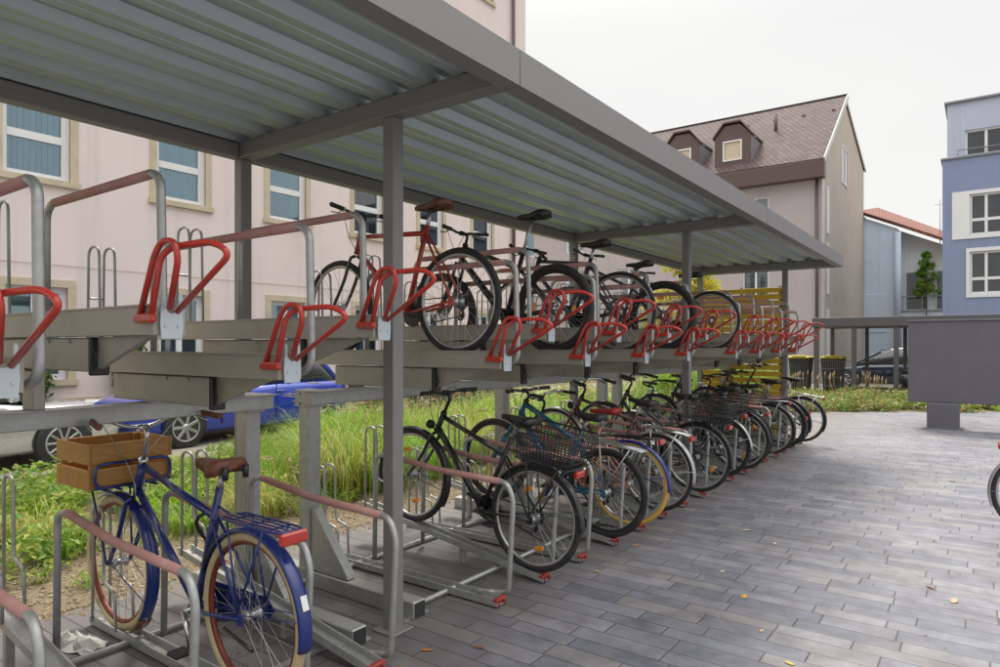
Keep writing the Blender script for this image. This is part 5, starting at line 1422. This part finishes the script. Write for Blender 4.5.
tag(wd_.build('ground_cover', leaf_mat('cover_leaves', [(.09, .20, .02), (.17, .31, .03), (.28, .40, .05), (.42, .42, .10), (.12, .24, .03)], .4), None, False), 'low leafy plants between the grasses near the gravel', 'plants', kind='stuff')
tag(sh_.build('grass_seed_heads', MT['flower'], None, True), 'pale seed heads standing above the ornamental grass', 'grass', kind='stuff')
# far flower bed: mixed low planting
fb = MB(); fl = MB(); fg = MB(); fc_ = MB()
def bed_front(x):
    P = [(-4.3, 15.95), (-3.0, 16.85), (.14, 19.1), (5.2, 22.9)]
    for (a, b), (c, d) in zip(P[:-1], P[1:]):
        if a <= x <= c: return b + (d - b) * (x - a) / (c - a)
    return P[0][1]
x = -4.2
while x < 5:
    yf = bed_front(x); y = yf + .2
    while y < min(yf + 4.6, 21.3):
        px, py = x + r5.uniform(-.25, .25), y + r5.uniform(-.15, .2)
        u = r5.random(); k = .7 if y < yf + .8 else 1.0
        if u < .68: leaves(fb, (px, py, .16 * k), 170, (.40, .40, .26 * k), .055, r5)
        if u > .55: blades(fg, px, py, 40, .34, .22 * k, .5 * k, (.5, 1.5), .010, r=r5)
        if .3 < u < .42: leaves(fc_, (px, py, .40 * k), 14, (.3, .3, .08), .032, r5, flatn=.7)
        if u > .84:
            for _ in range(6):
                p0 = Vector((px + r5.uniform(-.25, .25), py + r5.uniform(-.25, .25), .2)); p1 = p0 + Vector((r5.uniform(-.15, .15), r5.uniform(-.15, .15), r5.uniform(.3, .5) * k))
                fl.tube([p0, p1], .004, 3, caps=False); fl.tube([p1, p1 + Vector((0, 0, .08)), p1 + Vector((.01, 0, .16))], [.006, .016, .003], 5)
        y += .5
    x += .5
tag(fb.build('bed_plants', MT['bedleaf'], None, False), 'low leafy green and russet plants in the bed at the far end of the paving', 'plants', kind='stuff')
tag(fg.build('bed_grass', MT['grass'], None, False), 'grass tufts in the bed at the far end of the paving', 'grass', kind='stuff')
tag(fl.build('bed_flowers', MT['flower'], None, True), 'pale seed heads and flowers above the far bed', 'flowers', kind='stuff')
tag(fc_.build('bed_blossoms', leaf_mat('blossoms', [(.55, .42, .04), (.20, .28, .05), (.60, .50, .08), (.36, .14, .10)], .3), None, False), 'yellow and rust coloured blossoms in the far bed', 'flowers', kind='stuff')
# tall bright grass between the slat screen and the bin enclosure
tg = MB()
for _ in range(34):
    blades(tg, r5.uniform(-7.6, -4.5), r5.uniform(16.2, 21), 120, .5, .7, 1.35, (.25, .9), .013, r=r5)
tag(tg.build('tall_grass', leaf_mat('fresh_grass', [(.12, .25, .02), (.20, .36, .03), (.28, .40, .05)], .5), None, False), 'tall fresh green grass beyond the yellow slat screen', 'grass', kind='stuff')
# climbing plants at the pink wall
for yv, hh, lab in ((4.35, 1.9, 'leafy green climbing plant on the pink wall behind the silver car, the fuller of two'), (6.0, 1.7, 'narrow climbing plant on the pink wall beside the fuller one')):
    o = tag(empty('climbing_plant', (-12.75, yv, 0)), lab, 'plant', 'climbing plants on the pink wall')
    q = MB()
    for i in range(9): leaves(q, (r5.uniform(-.05, .1), r5.uniform(-.16, .16), .15 + hh * i / 9), 190, (.2, .33 if yv < 5 else .24, .22), .055, r5, flatn=.9)
    q.build('foliage', MT['ivy'], o, False)
    q = MB()
    for i in range(3): q.tube([(-.1, -.1 + .1 * i, 0), (-.08, -.12 + .13 * i, hh * .5), (-.1, -.1 + .1 * i, hh)], [.02, .014, .006], 6)
    q.build('stem', MT['bark'], o)
def tree(loc, hgt, cr, label, m_, n=60, leaf=.09, trunk=.06, sz=(1, 1, 1)):
    o = tag(empty('tree', loc), label, 'tree')
    q = MB(); q.tube([(0, 0, 0), (.03, .02, hgt * .35), (-.02, .01, hgt * .7), (0, 0, hgt * .95)], [trunk, trunk * .8, trunk * .5, trunk * .15], 8)
    lf = MB(); r = random.Random(int(hgt * 100))
    for i in range(n):
        t = r.random(); a = r.uniform(0, 6.28); z = hgt * (.32 + .66 * t); w_ = cr * (1 - t) ** .7 * r.uniform(.5, 1.05) + .05
        p = Vector((w_ * math.cos(a) * sz[0], w_ * math.sin(a) * sz[1], z))
        q.tube([(0, 0, z - .25 * w_ - .1), p], [trunk * .25, trunk * .08], 5, caps=False)
        leaves(lf, p, 55, (cr * .26, cr * .26, cr * .2), leaf, r, flatn=.9)
    q.build('trunk', MT['bark'], o); lf.build('crown', m_, o, False)
    return o
tree((-2.45, 42.25, 3.05), 3.5, .62, 'slim young green tree on the terrace of the light blue house', MT['treeleaf'], 60, .06, .03)
tree((-5.1, 13.6, 0), 3.6, 1.25, 'small yellowing tree behind the slat screen', MT['yellowleaf'], 70, .075)

# ------------------------------------------------------------------ fallen leaves and litter
LF = [((-2.28, 2.52), 'orange', 'curled orange leaf at the foot of the near shelter post'), ((-2.43, 2.40), 'yellow', 'yellow leaf beside the red foot of the near ramped stand'),
 ((-2.09, 2.70), 'brown', 'russet leaf on the paving just in front of the near shelter post'), ((-2.17, 4.78), 'ochre', 'ochre leaf on the paving by the teal bicycle'),
 ((-2.13, 4.08), 'yellow', 'small yellow leaf on the paving just past the rear wheel of the black basket bicycle'), ((-1.44, 4.58), 'pale', 'pale curled leaf alone on the dark paving'),
 ((-1.19, 4.21), 'ochre', 'flat ochre leaf on the open paving, larger than its neighbours'), ((-1.31, 5.46), 'pale', 'pale leaf on the paving level with the yellow-tyred bicycle'),
 ((-1.59, 5.71), 'pale', 'pale leaf nearer the rack, level with the silver mudguard bicycle'), ((-.97, 3.76), 'tan', 'tan leaf pressed flat on the paving at the front'),
 ((-.14, 4.87), 'tan', 'broad tan leaf on the open side of the paving'), ((-.76, 3.45), 'yellow', 'yellow leaf on the open paving, the one closest to the camera'),
 ((-.27, 5.05), 'brown', 'dark brown leaf beside the broad tan leaf'), ((-.28, 9.11), 'brown', 'brown leaf far out on the paving beyond the silver bicycle'),
 ((-1.64, 9.03), 'brown', 'brown leaf far out beside the rear wheels'), ((-3.03, 3.29), 'brown', 'brown leaf under the shelter near the flat empty stand'),
 ((-3.59, 3.26), 'brown', 'dark leaf under the shelter at the rear ground bar')]
LC = {'orange': (.42, .16, .03), 'yellow': (.52, .38, .06), 'brown': (.16, .08, .04), 'ochre': (.45, .27, .06), 'pale': (.50, .46, .32), 'tan': (.42, .30, .17)}
LM = {k: mat('dry_leaf', c, .7, 0, .25, 25) for k, c in LC.items()}
for (x, y), k, lab in LF:
    q = MB(); s = .023 * rr.uniform(.8, 1.3) * (1.3 if 'large' in lab or 'broad' in lab else 1); curl = rr.uniform(.1, .6) if 'flat' not in lab else .03
    n = 14; pts = []
    for i in range(n):
        a = 2 * PI * i / n; rr_ = s * (.62 + .3 * math.cos(a) ** 2 + .14 * math.cos(5 * a)); px, py = rr_ * math.cos(a) * 1.2, rr_ * math.sin(a) * .8
        pts.append((px, py, .002 + curl * abs(py) * .8 + curl * .3 * max(0, px)))
    pts.append((0, 0, .003)); b = n
    q.sheet(pts, [(i, (i + 1) % n, b) for i in range(n)], True)
    q.tube([(-s * .9, 0, .004), (-s * 1.6, .004, .006)], .0012, 4)
    o = q.build('fallen_leaf', LM[k], None); o.location = (x, y, .001); o.rotation_euler = (0, 0, rr.uniform(0, 6.28)); tag(o, lab, 'leaf', 'fallen leaves')
# crumbs of dry leaf and grit blown under the shelter
q = MB()
for _ in range(420):
    px = rr.uniform(-4.25, -1.9) if rr.random() < .8 else rr.uniform(-1.9, .6); py = rr.uniform(1.2, 11)
    s_ = rr.uniform(.003, .011); a = rr.uniform(0, 6.28); c, d = math.cos(a) * s_, math.sin(a) * s_
    q.sheet([(px - c, py - d, .0015), (px + d * .5, py - c * .5, .004), (px + c, py + d, .002), (px - d * .5, py + c * .5, .005)], [(0, 1, 2, 3)])
tag(q.build('leaf_crumbs', leaf_mat('crumbs', [(.10, .06, .03), (.22, .14, .06), (.32, .22, .09), (.14, .10, .07)], 0, .9), None, False), 'small crumbs of dry leaf scattered under the bicycle racks', 'leaf litter', kind='stuff')
# crumpled wrapper behind the first hoop
q = MB(); vs = []; fs = []; n = 11
for j in range(n):
    for i in range(n):
        a, b = i / (n - 1) - .5, j / (n - 1) - .5
        vs.append((a * .34 + rr.gauss(0, .012), b * .16 + rr.gauss(0, .010), max(.003, .05 * (1 - 3.2 * (a * a + b * b)) + rr.gauss(0, .016))))
for j in range(n - 1):
    for i in range(n - 1): fs.append((j * n + i, j * n + i + 1, (j + 1) * n + i + 1, (j + 1) * n + i))
q.sheet(vs, fs, False); o = q.build('crumpled_wrapper', mat('wrapper', (.55, .54, .50), .5, 0, .2, 12), None); o.location = (-3.80, 1.50, .001); o.rotation_euler = (0, 0, .3)
tag(o, 'crumpled pale plastic wrapper lying on the ground by the blue bicycle', 'litter')
